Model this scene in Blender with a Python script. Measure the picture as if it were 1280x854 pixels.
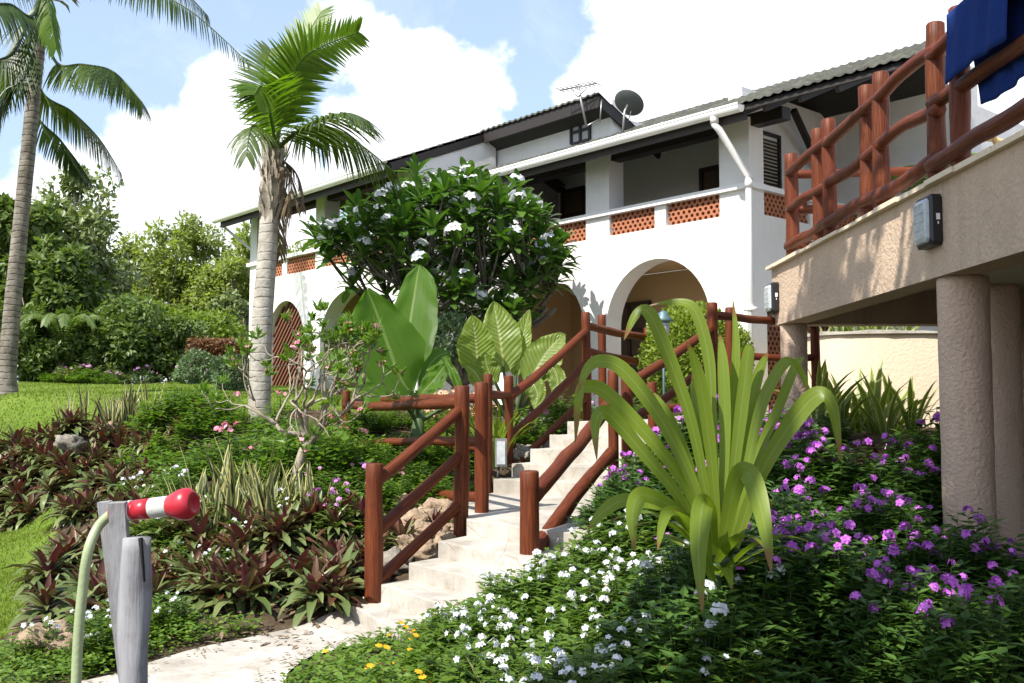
import bpy, math, random
import numpy as np
from mathutils import Vector as V, Matrix, noise
R = math.radians
random.seed(7); np.random.seed(7)
SC = bpy.context.scene; COL = SC.collection
for o in list(bpy.data.objects): bpy.data.objects.remove(o)

# ------------------------------------------------------------------ camera
F = 1244.4; TH = math.atan(79 / F); EYE = V((0, 0, 1.6))
cam = bpy.data.cameras.new('camera'); cam.lens = 35; cam.sensor_width = 36; cam.clip_end = 4000; cam.clip_start = .05
co = bpy.data.objects.new('camera', cam); COL.objects.link(co); SC.camera = co
co.location = EYE; co.rotation_euler = (R(90) + TH, 0, 0)
def P(px, py, y):
    a = (px - 640) / F; b = (427 - py) / F
    d = V((a, math.cos(TH) - b * math.sin(TH), math.sin(TH) + b * math.cos(TH)))
    return EYE + d * (y / d.y)

# ------------------------------------------------------------------ sun, sky, exposure
SUN_EL = R(50); SDIR = V((-.68, -.733, 0)).normalized() * math.cos(SUN_EL) + V((0, 0, math.sin(SUN_EL)))
sl = bpy.data.lights.new('sun', 'SUN'); sl.energy = 4.0; sl.angle = R(.5); sl.color = (1, .95, .86)
so_ = bpy.data.objects.new('sun', sl); COL.objects.link(so_); so_.location = (-20, -20, 40)
so_.rotation_euler = (-SDIR).to_track_quat('-Z', 'Y').to_euler()
SC.view_settings.view_transform = 'Standard'; SC.view_settings.look = 'None'; SC.view_settings.gamma = 1
SC.view_settings.exposure = 1.05
try: SC.view_settings.use_curve_mapping = False
except Exception: pass
SC.cycles.max_bounces = 6; SC.cycles.diffuse_bounces = 3; SC.cycles.transparent_max_bounces = 4
SC.cycles.transmission_bounces = 4; SC.cycles.glossy_bounces = 2; SC.cycles.use_denoising = True

class NT:                                     # small node-tree helper
    def __init__(s, t): s.t = t; t.nodes.clear()
    def n(s, typ, **kw):
        nd = s.t.nodes.new(typ)
        for k, v in kw.items():
            if k[0] == 'i' and k[1:].isdigit(): nd.inputs[int(k[1:])].default_value = v
            else: setattr(nd, k, v)
        return nd
    def l(s, a, b): s.t.links.new(a, b)
    def val(s, x, inp):
        if hasattr(x, 'links') or isinstance(x, bpy.types.NodeSocket): s.l(x, inp)
        else: inp.default_value = x
    def m(s, op, a, b=0.0, c=None, clamp=False):
        nd = s.n('ShaderNodeMath', operation=op, use_clamp=clamp)
        s.val(a, nd.inputs[0]); s.val(b, nd.inputs[1])
        if c is not None: s.val(c, nd.inputs[2])
        return nd.outputs[0]
    def mix(s, f, a, b, bt='MIX'):
        nd = s.n('ShaderNodeMix', data_type='RGBA', blend_type=bt)
        s.val(f, nd.inputs[0])
        for x, i in ((a, 6), (b, 7)):
            if isinstance(x, (tuple, list)): nd.inputs[i].default_value = (*x[:3], 1)
            else: s.l(x, nd.inputs[i])
        return nd.outputs[2]
    def ramp(s, f, stops, interp='LINEAR'):
        nd = s.n('ShaderNodeValToRGB'); cr = nd.color_ramp; cr.interpolation = interp
        while len(cr.elements) < len(stops): cr.elements.new(.5)
        for e, (p, c) in zip(cr.elements, stops):
            e.position = p; e.color = (*c[:3], 1) if isinstance(c, (tuple, list)) else (c, c, c, 1)
        s.l(f, nd.inputs[0]); return nd.outputs[0]
    def noise(s, vec, scale, detail=3, rough=.55, out=0, dist=0):
        nd = s.n('ShaderNodeTexNoise'); nd.inputs['Scale'].default_value = scale
        nd.inputs['Detail'].default_value = detail; nd.inputs['Roughness'].default_value = rough
        nd.inputs['Distortion'].default_value = dist
        if vec is not None: s.l(vec, nd.inputs['Vector'])
        return nd.outputs[out]

w = bpy.data.worlds.new("World"); SC.world = w; w.use_nodes = True
t = NT(w.node_tree)
sky = t.n('ShaderNodeTexSky', sky_type='NISHITA'); sky.sun_disc = False
sky.sun_elevation = SUN_EL; sky.sun_rotation = math.atan2(SDIR.x, SDIR.y); sky.air_density = 1.0; sky.dust_density = 1.2; sky.ozone_density = 1.5
tc = t.n('ShaderNodeTexCoord'); D = tc.outputs['Generated']
sx = t.n('ShaderNodeSeparateXYZ'); t.l(D, sx.inputs[0])
AZ = t.m('ARCTAN2', sx.outputs[0], sx.outputs[1]); EL = t.m('ARCSINE', sx.outputs[2])
# cumulus banks: centre and half-size of each in azimuth / elevation (degrees)
BANKS = [(14, 19.5, 9.5, 8.5), (24, 16, 14, 12), (7.2, 17.2, 4.0, 3.6), (16, 9, 18, 6), (30, 24, 10, 9), (6.2, 14.0, 3.4, 2.0), (10, 23, 6, 4),
         (-5.4, 17.0, 4.6, 4.4), (-8.0, 19.3, 2.8, 2.6), (-2.4, 18.0, 2.6, 2.6), (-4, 14, 5.5, 3.4), (-9.2, 21.2, 2.0, 1.4), (-7.5, 14.5, 4, 3.6),
         (-16.9, 14.8, 2.6, 4.4), (-19, 13.2, 3.4, 3.0), (-15, 11.5, 4.0, 4.0), (-22, 11.2, 5.5, 2.6), (-26, 10.3, 5, 2.2),
         (-20, 7.5, 16, 3.2), (0, 5, 40, 3.5), (-48, 18, 9, 6), (52, 26, 14, 8), (100, 22, 25, 9), (-100, 25, 25, 8), (180, 25, 30, 10), (140, 30, 12, 9)]
# domain warp so that the outlines billow
n1 = t.n('ShaderNodeTexNoise'); t.l(D, n1.inputs['Vector']); n1.inputs['Scale'].default_value = 9; n1.inputs['Detail'].default_value = 6; n1.inputs['Roughness'].default_value = .58
sc_ = t.n('ShaderNodeSeparateColor'); t.l(n1.outputs['Color'], sc_.inputs[0])
azw = t.m('ADD', AZ, t.m('MULTIPLY', t.m('SUBTRACT', sc_.outputs[0], .5), .16))
elw = t.m('ADD', EL, t.m('MULTIPLY', t.m('SUBTRACT', sc_.outputs[1], .5), .13))
dens = None
for a, e, ra, re in BANKS:
    u = t.m('MULTIPLY', t.m('SUBTRACT', azw, R(a)), 1 / R(ra)); v = t.m('MULTIPLY', t.m('SUBTRACT', elw, R(e)), 1 / R(re))
    q = t.m('SUBTRACT', 1.0, t.m('SQRT', t.m('ADD', t.m('MULTIPLY', u, u), t.m('MULTIPLY', v, v))))
    q = t.m('MULTIPLY', q, min(ra, re))
    dens = q if dens is None else t.m('MAXIMUM', dens, q)
fine = t.noise(D, 30, 5, .6)
dens = t.m('ADD', dens, t.m('MULTIPLY', t.m('SUBTRACT', fine, .5), 1.5))
mr = t.n('ShaderNodeMapRange', interpolation_type='SMOOTHSTEP'); t.l(dens, mr.inputs[0]); mr.inputs[1].default_value = -.35; mr.inputs[2].default_value = .75
cov = mr.outputs[0]
wisp = t.m('MULTIPLY', t.ramp(t.noise(D, 6, 6, .65, dist=.6), [(.52, 0), (.82, 1)]), .3)
cov = t.m('MAXIMUM', cov, wisp)
# clouds thin into white haze towards the horizon
hz = t.n('ShaderNodeMapRange', interpolation_type='SMOOTHSTEP'); t.l(EL, hz.inputs[0]); hz.inputs[1].default_value = R(13); hz.inputs[2].default_value = R(1); hz.inputs[4].default_value = .75
cov = t.m('MAXIMUM', cov, hz.outputs[0])
body = t.ramp(t.noise(D, 11, 5, .6), [(.28, (4.0, 4.25, 4.65)), (.55, (5.1, 5.2, 5.35))])
skyb = t.mix(.45, t.mix(1.0, sky.outputs[0], (.82, .79, .78), 'MULTIPLY'), (2.7, 3.4, 4.6))
CLOUD = t.mix(t.m('MULTIPLY', cov, 1.0, clamp=True), skyb, body)
bg = t.n('ShaderNodeBackground'); t.l(CLOUD, bg.inputs[0]); bg.inputs[1].default_value = .145
ow = t.n('ShaderNodeOutputWorld'); t.l(bg.outputs[0], ow.inputs[0])

# ------------------------------------------------------------------ materials
def newmat(name):
    m = bpy.data.materials.new(name); m.use_nodes = True
    t = NT(m.node_tree); o = t.n('ShaderNodeOutputMaterial'); return m, t, o
def bsdf(t, o, col, rough=.6, bump=None, bs=.3, bd=.02, metal=0, spec=.5):
    b = t.n('ShaderNodeBsdfPrincipled')
    if isinstance(col, (tuple, list)): b.inputs['Base Color'].default_value = (*col[:3], 1)
    else: t.l(col, b.inputs['Base Color'])
    t.val(rough, b.inputs['Roughness']); b.inputs['Metallic'].default_value = metal
    b.inputs['Specular IOR Level'].default_value = spec
    if bump is not None:
        bp = t.n('ShaderNodeBump'); bp.inputs['Strength'].default_value = bs; bp.inputs['Distance'].default_value = bd
        t.l(bump, bp.inputs['Height']); t.l(bp.outputs[0], b.inputs['Normal'])
    if o: t.l(b.outputs[0], o.inputs[0])
    return b
def pos(t):                                   # true position of the surface point in the scene
    return t.n('ShaderNodeNewGeometry').outputs['Position']
def plain(name, col, rough=.5, metal=0, var=.12, scale=8, bs=.15):
    m, t, o = newmat(name); p = pos(t)
    nz = t.noise(p, scale, 4)
    c = t.mix(nz, tuple(x * (1 - var) for x in col), tuple(min(1, x * (1 + var)) for x in col))
    bsdf(t, o, c, rough, t.noise(p, scale * 8, 3), bs, .01, metal); return m
def plaster(name, col, dirt, dirt_amt=.25, coarse=5, bs=.5, bd=.03, grain=60):
    m, t, o = newmat(name); p = pos(t)
    d = t.ramp(t.noise(p, 1.3, 6, .7), [(.48, 0), (.8, 1)])
    mp = t.n('ShaderNodeMapping'); t.l(p, mp.inputs[0]); mp.inputs['Scale'].default_value = (5, 5, .5)
    st = t.ramp(t.noise(mp.outputs[0], 1.2, 4, .6), [(.5, 0), (.85, 1)])
    f = t.m('MULTIPLY', t.m('MAXIMUM', d, st), dirt_amt)
    c = t.mix(f, col, dirt)
    c = t.mix(t.m('MULTIPLY', t.noise(p, 25, 3), .18), c, tuple(x * .7 for x in col))
    h = t.m('ADD', t.noise(p, coarse, 2, .5), t.m('MULTIPLY', t.noise(p, grain, 3), .3))
    bsdf(t, o, c, .85, h, bs, bd, spec=.2); return m
M = {}
M['white'] = plaster('white_plaster', (.80, .79, .77), (.45, .43, .38), .22, 5, .35, .03)
M['cream'] = plaster('cream_plaster', (.60, .43, .25), (.45, .33, .2), .2, 5, .3, .03)
M['grey_plaster'] = plaster('grey_plaster', (.5, .49, .50), (.36, .35, .34), .3, 5, .35, .03)
M['tan'] = plaster('tan_roughcast', (.55, .415, .305), (.26, .20, .15), .55, 26, .8, .02, 80)
M['cream_wall'] = plaster('cream_roughcast', (.72, .60, .45), (.4, .33, .25), .25, 22, .5, .015, 60)
M['soffit'] = plain('soffit_paint', (.46, .47, .36), .8)
M['deck_shade'] = plain('under_deck_shade', (.06, .045, .035), .9)
M['paint'] = plain('white_paint', (.80, .80, .79), .4, 0, .04, 6, .05)
M['dark_wood'] = plain('dark_wood', (.022, .016, .014), .55, 0, .3, 12)
M['door_wood'] = plain('door_wood', (.045, .022, .014), .5, 0, .3, 12)
M['roof_under'] = plain('roof_under', (.03, .028, .025), .8)
M['curtain'] = plain('curtain_cloth', (.12, .085, .06), .9)
M['glass_pane'] = plain('dull_glass', (.03, .03, .035), .12)
M['metal'] = plain('grey_metal', (.33, .33, .32), .4, .7)
M['dark_metal'] = plain('dark_metal', (.03, .03, .032), .5, .3)
M['black_plastic'] = plain('black_plastic', (.012, .012, .014), .4)
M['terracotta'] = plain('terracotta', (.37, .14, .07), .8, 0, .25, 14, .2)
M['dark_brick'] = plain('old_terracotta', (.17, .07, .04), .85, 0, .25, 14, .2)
def roofmat():
    m, t, o = newmat('weathered_tiles'); p = pos(t)
    c = t.ramp(t.noise(p, 3, 6, .7), [(.3, (.025, .025, .021)), (.52, (.065, .065, .055)), (.75, (.14, .145, .115))])
    c = t.mix(t.ramp(t.noise(p, 9, 4), [(.55, 0), (.7, .7)]), c, (.04, .075, .03))
    bsdf(t, o, c, .85, t.noise(p, 30, 4), .5, .02); return m
M['roof'] = roofmat()
def logmat():
    m, t, o = newmat('stained_log')
    uv = t.n('ShaderNodeUVMap'); mp = t.n('ShaderNodeMapping'); t.l(uv.outputs[0], mp.inputs[0]); mp.inputs['Scale'].default_value = (9, 1.2, 1)
    oi = t.n('ShaderNodeObjectInfo')
    g = t.n('ShaderNodeVectorMath', operation='ADD'); t.l(mp.outputs[0], g.inputs[0]); t.l(oi.outputs['Random'], g.inputs[1])
    n = t.noise(g.outputs[0], 3, 6, .65, dist=.4)
    c = t.ramp(n, [(.25, (.032, .0085, .0035)), (.5, (.098, .0235, .0075)), (.72, (.19, .050, .013))])
    k = t.ramp(t.noise(pos(t), 7, 3), [(.6, 0), (.72, .75)])
    c = t.mix(k, c, (.055, .016, .007))
    c = t.mix(t.m('MULTIPLY', oi.outputs['Random'], .35), c, (.15, .032, .013))
    bsdf(t, o, c, t.ramp(n, [(.3, .6), (.7, .45)]), n, .35, .012, spec=.22); return m
M['log'] = logmat()
def stepmat():
    m, t, o = newmat('pale_paving'); p = pos(t)
    c = t.ramp(t.noise(p, 2.2, 6, .65), [(.3, (.29, .26, .22)), (.55, (.44, .41, .36)), (.8, (.55, .525, .475))])
    vo = t.n('ShaderNodeTexVoronoi', feature='DISTANCE_TO_EDGE'); t.l(p, vo.inputs['Vector']); vo.inputs['Scale'].default_value = 1.9
    j = t.ramp(vo.outputs['Distance'], [(0, 1), (.018, 0)])
    c = t.mix(t.m('MULTIPLY', j, .55), c, (.33, .28, .22))
    c = t.mix(t.ramp(t.noise(p, 6, 5, .7), [(.52, 0), (.72, .65)]), c, (.24, .195, .14))
    h = t.m('SUBTRACT', t.noise(p, 40, 4), t.m('MULTIPLY', j, .8))
    bsdf(t, o, c, .85, h, .4, .01); return m
M['paving'] = stepmat()
def rockmat(name, a, b):
    m, t, o = newmat(name); p = pos(t); n = t.noise(p, 7, 8, .7)
    bsdf(t, o, t.ramp(n, [(.3, a), (.68, b)]), .95, t.noise(p, 16, 8, .7), .9, .05); return m
M['rock'] = rockmat('coral_rock', (.16, .10, .06), (.55, .42, .29))
M['dark_rock'] = rockmat('dark_coral_rock', (.08, .065, .05), (.40, .36, .30))

def leafmat(name, lo, hi, trans=.3, tcol=None, rough=.42, under=None, rib=None, ribw=.06, vein=0, edge=None, spec=.4, tip=False):
    m, t, o = newmat(name)
    g = t.n('ShaderNodeNewGeometry'); oi = t.n('ShaderNodeObjectInfo')
    c = t.mix(g.outputs['Random Per Island'], lo, hi)
    c = t.mix(t.m('MULTIPLY', oi.outputs['Random'], .25), c, tuple(x * .55 for x in lo))
    uv = t.n('ShaderNodeUVMap'); s = t.n('ShaderNodeSeparateXYZ'); t.l(uv.outputs[0], s.inputs[0])
    off = t.m('ABSOLUTE', t.m('SUBTRACT', s.outputs[0], .5))
    if edge:                                   # pale margins or stripes along the blade
        c = t.mix(t.ramp(t.m('ADD', off, t.m('MULTIPLY', t.noise(uv.outputs[0], 6, 2), .1)), [(edge[1], 0), (edge[1] + .06, 1)]), c, edge[0])
    if rib: c = t.mix(t.ramp(off, [(ribw * .5, 1), (ribw, 0)]), c, rib)
    bump = None
    if vein:
        wv = t.n('ShaderNodeTexWave', wave_type='BANDS', bands_direction='Y'); wv.inputs['Scale'].default_value = vein
        cm = t.n('ShaderNodeCombineXYZ'); t.l(s.outputs[0], cm.inputs[0])
        t.l(t.m('SUBTRACT', s.outputs[1], t.m('MULTIPLY', off, .35)), cm.inputs[1]); t.l(cm.outputs[0], wv.inputs['Vector'])
        wv.inputs['Distortion'].default_value = .3
        bump = wv.outputs[0]; c = t.mix(t.ramp(wv.outputs[0], [(.75, 0), (1, .22)]), c, tuple(min(1, x * 1.9) for x in hi))
    ms = t.n('ShaderNodeMapping'); t.l(uv.outputs[0], ms.inputs[0]); ms.inputs['Scale'].default_value = (26, 1.6, 1)
    c = t.mix(t.ramp(t.noise(ms.outputs[0], 1.6, 3, .6), [(.35, .32), (.65, 0)]), c, tuple(x * .55 for x in lo))
    if tip: c = t.mix(t.ramp(t.m('ADD', s.outputs[1], t.m('MULTIPLY', t.noise(pos(t), 9, 3), .14)), [(.95, 0), (1.06, 1)]), c, (.22, .13, .045))
    tint = c
    if under: c = t.mix(g.outputs['Backfacing'], c, under)
    b = bsdf(t, None, c, rough, bump, .35, .02, spec=spec)
    tr = t.n('ShaderNodeBsdfTranslucent')
    t.l(t.mix(1.0, tint, tcol or (1.6, 1.7, .7), 'MULTIPLY'), tr.inputs[0])
    mx = t.n('ShaderNodeMixShader'); mx.inputs[0].default_value = trans
    t.l(b.outputs[0], mx.inputs[1]); t.l(tr.outputs[0], mx.inputs[2]); t.l(mx.outputs[0], o.inputs[0]); return m
def petalmat(name, c, c2=None, trans=.3):
    m, t, o = newmat(name); g = t.n('ShaderNodeNewGeometry')
    cc = t.mix(g.outputs['Random Per Island'], c, c2 or tuple(x * .8 for x in c))
    b = bsdf(t, None, cc, .6, spec=.2); tr = t.n('ShaderNodeBsdfTranslucent'); t.l(cc, tr.inputs[0])
    mx = t.n('ShaderNodeMixShader'); mx.inputs[0].default_value = trans
    t.l(b.outputs[0], mx.inputs[1]); t.l(tr.outputs[0], mx.inputs[2]); t.l(mx.outputs[0], o.inputs[0]); return m

# ------------------------------------------------------------------ mesh builder
class MB:
    def __init__(s): s.v = []; s.f = []; s.uv = []; s.smooth = True
    def face(s, idx, uv=None):
        s.f.append(idx); s.uv.extend(uv if uv else [(0, 0)] * len(idx))
    def poly(s, pts, uv=None):
        k = len(s.v); s.v.extend(pts); s.face(list(range(k, k + len(pts))), uv)
    def box8(s, c):                             # c: 8 corners, bottom ring then top ring
        k = len(s.v); s.v.extend(c)
        for q in ((3, 2, 1, 0), (4, 5, 6, 7), (0, 1, 5, 4), (1, 2, 6, 5), (2, 3, 7, 6), (3, 0, 4, 7)):
            s.face([k + i for i in q])
    def box(s, x0, x1, y0, y1, z0, z1, fr=None):
        f = fr or (lambda a, b, c: V((a, b, c)))
        s.box8([f(x0, y0, z0), f(x1, y0, z0), f(x1, y1, z0), f(x0, y1, z0), f(x0, y0, z1), f(x1, y0, z1), f(x1, y1, z1), f(x0, y1, z1)])
    def bar(s, a, b, w, h, up=V((0, 0, 1))):
        d = (b - a).normalized(); u = d.cross(up)
        if u.length < 1e-4: u = d.cross(V((1, 0, 0)))
        u.normalize(); n = u.cross(d)
        u = u * w / 2; n = n * h / 2
        s.box8([a - u - n, a + u - n, b + u - n, b - u - n, a - u + n, a + u + n, b + u + n, b - u + n])
    def prism(s, pts, z0, z1):                  # pts: xy ring; z0, z1 numbers
        k = len(s.v); n = len(pts)
        s.v.extend([V((p[0], p[1], z0)) for p in pts] + [V((p[0], p[1], z1)) for p in pts])
        s.face(list(range(k + n - 1, k - 1, -1))); s.face(list(range(k + n, k + 2 * n)))
        for i in range(n):
            j = (i + 1) % n; s.face([k + i, k + j, k + n + j, k + n + i])
    def tube(s, pts, rad, n=8, cap=True, wob=0, seed=0):
        pts = [V(p) for p in pts]; m = len(pts)
        if not isinstance(rad, (list, tuple)): rad = [rad] * m
        k = len(s.v); L = 0
        t0 = (pts[1] - pts[0]).normalized(); ref = V((0, 0, 1)) if abs(t0.z) < .9 else V((1, 0, 0))
        u = t0.cross(ref).normalized(); Ls = []
        for i, p in enumerate(pts):
            t = (pts[min(i + 1, m - 1)] - pts[max(i - 1, 0)]).normalized()
            u = (u - t * u.dot(t)); u = u.normalized() if u.length > 1e-6 else t.orthogonal().normalized()
            v = t.cross(u)
            if i: L += (p - pts[i - 1]).length
            Ls.append(L)
            for j in range(n):
                a = 2 * math.pi * j / n; r = rad[i]
                if wob: r *= 1 + wob * noise.noise(V((math.cos(a) * 1.3 + seed, math.sin(a) * 1.3, L * 5 + seed)))
                s.v.append(p + (u * math.cos(a) + v * math.sin(a)) * r)
        for i in range(m - 1):
            for j in range(n):
                j2 = (j + 1) % n
                s.face([k + i * n + j, k + i * n + j2, k + (i + 1) * n + j2, k + (i + 1) * n + j],
                       [(j / n, Ls[i]), ((j + 1) / n, Ls[i]), ((j + 1) / n, Ls[i + 1]), (j / n, Ls[i + 1])])
        if cap:
            s.face([k + j for j in range(n - 1, -1, -1)], [(.5 + .1 * math.cos(j), Ls[0]) for j in range(n)])
            s.face([k + (m - 1) * n + j for j in range(n)], [(.5 + .1 * math.cos(j), Ls[-1]) for j in range(n)])
    def lathe(s, prof, n=20, at=V((0, 0, 0)), axis=None):
        q = axis.to_track_quat('Z', 'Y') if axis is not None else None
        k = len(s.v)
        for r, z in prof:
            for j in range(n):
                p = V((r * math.cos(2 * math.pi * j / n), r * math.sin(2 * math.pi * j / n), z))
                s.v.append(at + (q @ p if q else p))
        for i in range(len(prof) - 1):
            for j in range(n):
                j2 = (j + 1) % n; s.face([k + i * n + j, k + i * n + j2, k + (i + 1) * n + j2, k + (i + 1) * n + j])
        if prof[0][0] > 1e-4: s.face([k + j for j in range(n - 1, -1, -1)])
        if prof[-1][0] > 1e-4: s.face([k + (len(prof) - 1) * n + j for j in range(n)])
    def diamond(s, p, d, nrm, L, W):            # one small leaf: four corners, slightly folded
        sd = d.cross(nrm)
        if sd.length < 1e-5: sd = d.orthogonal()
        sd = sd.normalized() * W * .5; k = len(s.v)
        s.v.extend([p, p + d * L * .45 + sd, p + d * L - nrm * L * .12, p + d * L * .45 - sd])
        s.face([k, k + 1, k + 2, k + 3], [(.5, 0), (1, .5), (.5, 1), (0, .5)])
    def ribbon(s, pts, wid, sides, fold=0.0, nrm=None):   # a blade: left edge, midrib, right edge
        k = len(s.v); m = len(pts)
        for i in range(m):
            w = sides[i] * wid[i] * .5; f = (nrm[i] * wid[i] * fold) if nrm else V((0, 0, 0))
            s.v.extend([pts[i] - w + f, pts[i], pts[i] + w + f])
        for i in range(m - 1):
            a = k + 3 * i; b = a + 3; v0 = i / (m - 1); v1 = (i + 1) / (m - 1)
            s.face([a, b, b + 1, a + 1], [(0, v0), (0, v1), (.5, v1), (.5, v0)])
            s.face([a + 1, b + 1, b + 2, a + 2], [(.5, v0), (.5, v1), (1, v1), (1, v0)])
    def leaf(s, base, az, el, L, W, droop=.6, n=4, fold=.12, prof='lance', roll=0):
        pts = []; wid = []; sides = []; nr = []; p = V(base)
        h = V((math.cos(az), math.sin(az), 0)); sd0 = V((-math.sin(az), math.cos(az), 0))
        for i in range(n + 1):
            q = i / n; e = el - droop * q * q
            d = h * math.cos(e) + V((0, 0, 1)) * math.sin(e)
            if i: p = p + d * (L / n)
            up = -h * math.sin(e) + V((0, 0, 1)) * math.cos(e)
            sd = sd0 * math.cos(roll) + up * math.sin(roll)
            if prof == 'lance': wv = math.sin(math.pi * min(.97, .12 + .88 * q)) ** .8
            elif prof == 'strap': wv = min(1, .55 + q * 2) * (1 if q < .55 else max(.04, 1 - ((q - .55) / .45) ** 1.7))
            elif prof == 'ovate': wv = math.sin(math.pi * min(.985, .06 + .94 * q ** .75)) ** .75
            elif prof == 'obov': wv = math.sin(math.pi * min(.93, .05 + .88 * q ** 1.5)) ** .8
            pts.append(p.copy()); wid.append(W * max(.03, wv)); sides.append(sd); nr.append(up)
        s.ribbon(pts, wid, sides, fold, nr)
    def data(s, name, mat, smooth=True, origin=V((0, 0, 0))):
        me = bpy.data.meshes.new(name)
        vv = np.array([(p[0], p[1], p[2]) for p in s.v], dtype=np.float32) - np.array(origin, dtype=np.float32)
        nf = len(s.f); ln = np.fromiter((len(f) for f in s.f), dtype=np.int32, count=nf)
        li = np.fromiter((i for f in s.f for i in f), dtype=np.int32)
        me.vertices.add(len(vv)); me.vertices.foreach_set('co', vv.ravel())
        me.loops.add(len(li)); me.loops.foreach_set('vertex_index', li)
        me.polygons.add(nf); st = np.concatenate(([0], np.cumsum(ln)[:-1])).astype(np.int32)
        me.polygons.foreach_set('loop_start', st)
        try: me.polygons.foreach_set('loop_total', ln)
        except Exception: pass
        u = me.uv_layers.new(name='UVMap'); u.data.foreach_set('uv', np.array(s.uv, dtype=np.float32).ravel())
        me.update(calc_edges=True); me.validate()
        me.polygons.foreach_set('use_smooth', np.full(len(me.polygons), bool(smooth), dtype=bool))
        if mat: me.materials.append(mat)
        return me
    def build(s, name, mat, parent=None, smooth=False, origin=None):
        o = None
        if parent is not None and origin is None: origin = parent_loc(parent)
        origin = origin or V((0, 0, 0))
        o = bpy.data.objects.new(name, s.data(name, mat, smooth, origin)); COL.objects.link(o)
        if parent is not None: o.parent = parent
        else: o.location = origin
        return o
def parent_loc(p):
    l = V((0, 0, 0))
    while p is not None: l = l + p.location; p = p.parent
    return l
def tag(o, label=None, cat=None, group=None, kind=None):
    if label: o['label'] = label
    if cat: o['category'] = cat
    if group: o['group'] = group
    if kind: o['kind'] = kind
    return o
def thing(name, label, cat, loc=(0, 0, 0), group=None):
    o = bpy.data.objects.new(name, None); COL.objects.link(o); o.location = loc; o.empty_display_size = .2
    return tag(o, label, cat, group)
def child(name, me, parent, loc=(0, 0, 0), rot=(0, 0, 0), scale=1):
    o = bpy.data.objects.new(name, me); COL.objects.link(o); o.parent = parent; o.location = loc; o.rotation_euler = rot
    o.scale = (scale,) * 3 if not isinstance(scale, tuple) else scale; return o
def copy_tree(o, parent=None):
    c = o.copy(); COL.objects.link(c)
    if parent is not None: c.parent = parent; c.matrix_parent_inverse = o.matrix_parent_inverse.copy()
    for ch in list(o.children): copy_tree(ch, c)
    return c
def remove_tree(o):
    for ch in list(o.children): remove_tree(ch)
    bpy.data.objects.remove(o)
def spline(pts, n):                            # Catmull-Rom through the points, n samples
    pts = [V(p) for p in pts]; m = len(pts); out = []
    for i in range(n):
        x = i / (n - 1) * (m - 1); k = min(int(x), m - 2); f = x - k
        p0 = pts[max(k - 1, 0)]; p1 = pts[k]; p2 = pts[k + 1]; p3 = pts[min(k + 2, m - 1)]
        out.append(.5 * ((2 * p1) + (p2 - p0) * f + (2 * p0 - 5 * p1 + 4 * p2 - p3) * f * f + (3 * p1 - p0 - 3 * p2 + p3) * f ** 3))
    return out
U = random.uniform

# ------------------------------------------------------------------ terrain
CTRL = [(-9, 1, -.1), (-4, 1, -.1), (0, 1, -.1), (4, 1, -.1), (9, 1, -.1), (-8, 5, -.1), (-4, 5, -.1), (-2, 5, -.1), (-2, 6.2, -.1), (-1.6, 7.2, -.1), (-1.0, 7.5, -.1), (-.6, 6.6, -.06),
 (0, 5.6, 0), (0, 4, -.05), (1.2, 5, .1), (1.5, 6, .3), (2.6, 5.5, .25), (2.5, 7, .5), (4, 5, .05), (6, 6, 0), (3.6, 7.9, .0), (6, 9, 0), (8, 9, 0), (.6, 6.6, .2), (.9, 7.4, .35), (1.3, 8.2, .5),
 (-4, 8, -.1), (-5, 10, -.1), (-6, 12, -.1), (-8, 10, -.1), (-9, 12.7, -.1), (-6.8, 13, -.08), (-14, 12.7, -.1), (-5, 7, -.1), (-8, 8, -.1), (-3.2, 6.8, -.1),
 (-6, 14.0, .7), (-6, 15.0, 1.36), (-9, 14.0, .7), (-9, 15.0, 1.36), (-14, 14.0, .7), (-14, 15.0, 1.36),
 (-3.3, 8.3, -.02), (-2.5, 7.6, -.05), (-1.7, 8.4, .05), (-2.9, 9.6, .35), (-1.6, 9.4, .4), (-4.2, 11, .4), (-4.7, 12.5, .55), (-3, 11.2, .8), (-1.5, 11.5, .85), (-1.2, 10.3, .55), (-4.4, 14, 1.35), (-2, 13.5, 1.3), (-3.2, 15.2, 1.52), (-.6, 13, 1.2),
 (1.5, 9.3, .6), (2.6, 9, .75), (2.6, 11, 1.15), (3.2, 12.3, 1.33), (1.9, 10.6, .85), (-.3, 9.2, .3), (.5, 9.5, .35), (.3, 11.2, .4), (.9, 12.2, .75), (-.2, 7.6, -.02), (1.4, 12.7, 1.15), (-.2, 12.2, .9),
 (1, 15, 1.33), (3, 14, 1.33), (4, 16, 1.33), (0, 18, 1.42), (6, 16, 1.3), (5, 13.2, 1.2), (8, 13, 1.2), (9, 18, 1.3), (0, 21, 1.6),
 (-8, 18, 1.82), (-4, 18, 1.75), (-10, 24, 2.06), (-5, 24, 2.02), (-15, 18, 1.82), (-8, 28, 2.2), (-22, 18, 1.82), (-22, 28, 2.2), (-2, 25, 1.95), (-14, 28, 2.2), (-8, 21, 1.95), (-15, 22, 2.0), (8, 30, 2.0), (-3, 30, 2.2),
 (-20, 45, 2.5), (10, 45, 2.4), (-5, 45, 2.5), (-40, 30, 2.2), (0, 90, 3), (-60, 90, 3), (60, 90, 3), (40, 20, 1.2), (30, 5, 0), (-30, 8, -.1), (0, -30, -.1), (-30, -30, -.1), (30, -30, -.1)]
CX = np.array([c[0] for c in CTRL]); CY = np.array([c[1] for c in CTRL]); CZ = np.array([c[2] for c in CTRL])
def hh(x, y):
    x = np.asarray(x, dtype=float); y = np.asarray(y, dtype=float)
    d2 = (x[..., None] - CX) ** 2 + (y[..., None] - CY) ** 2 + .05
    w_ = d2 ** -1.9
    return (w_ * CZ).sum(-1) / w_.sum(-1)
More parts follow.
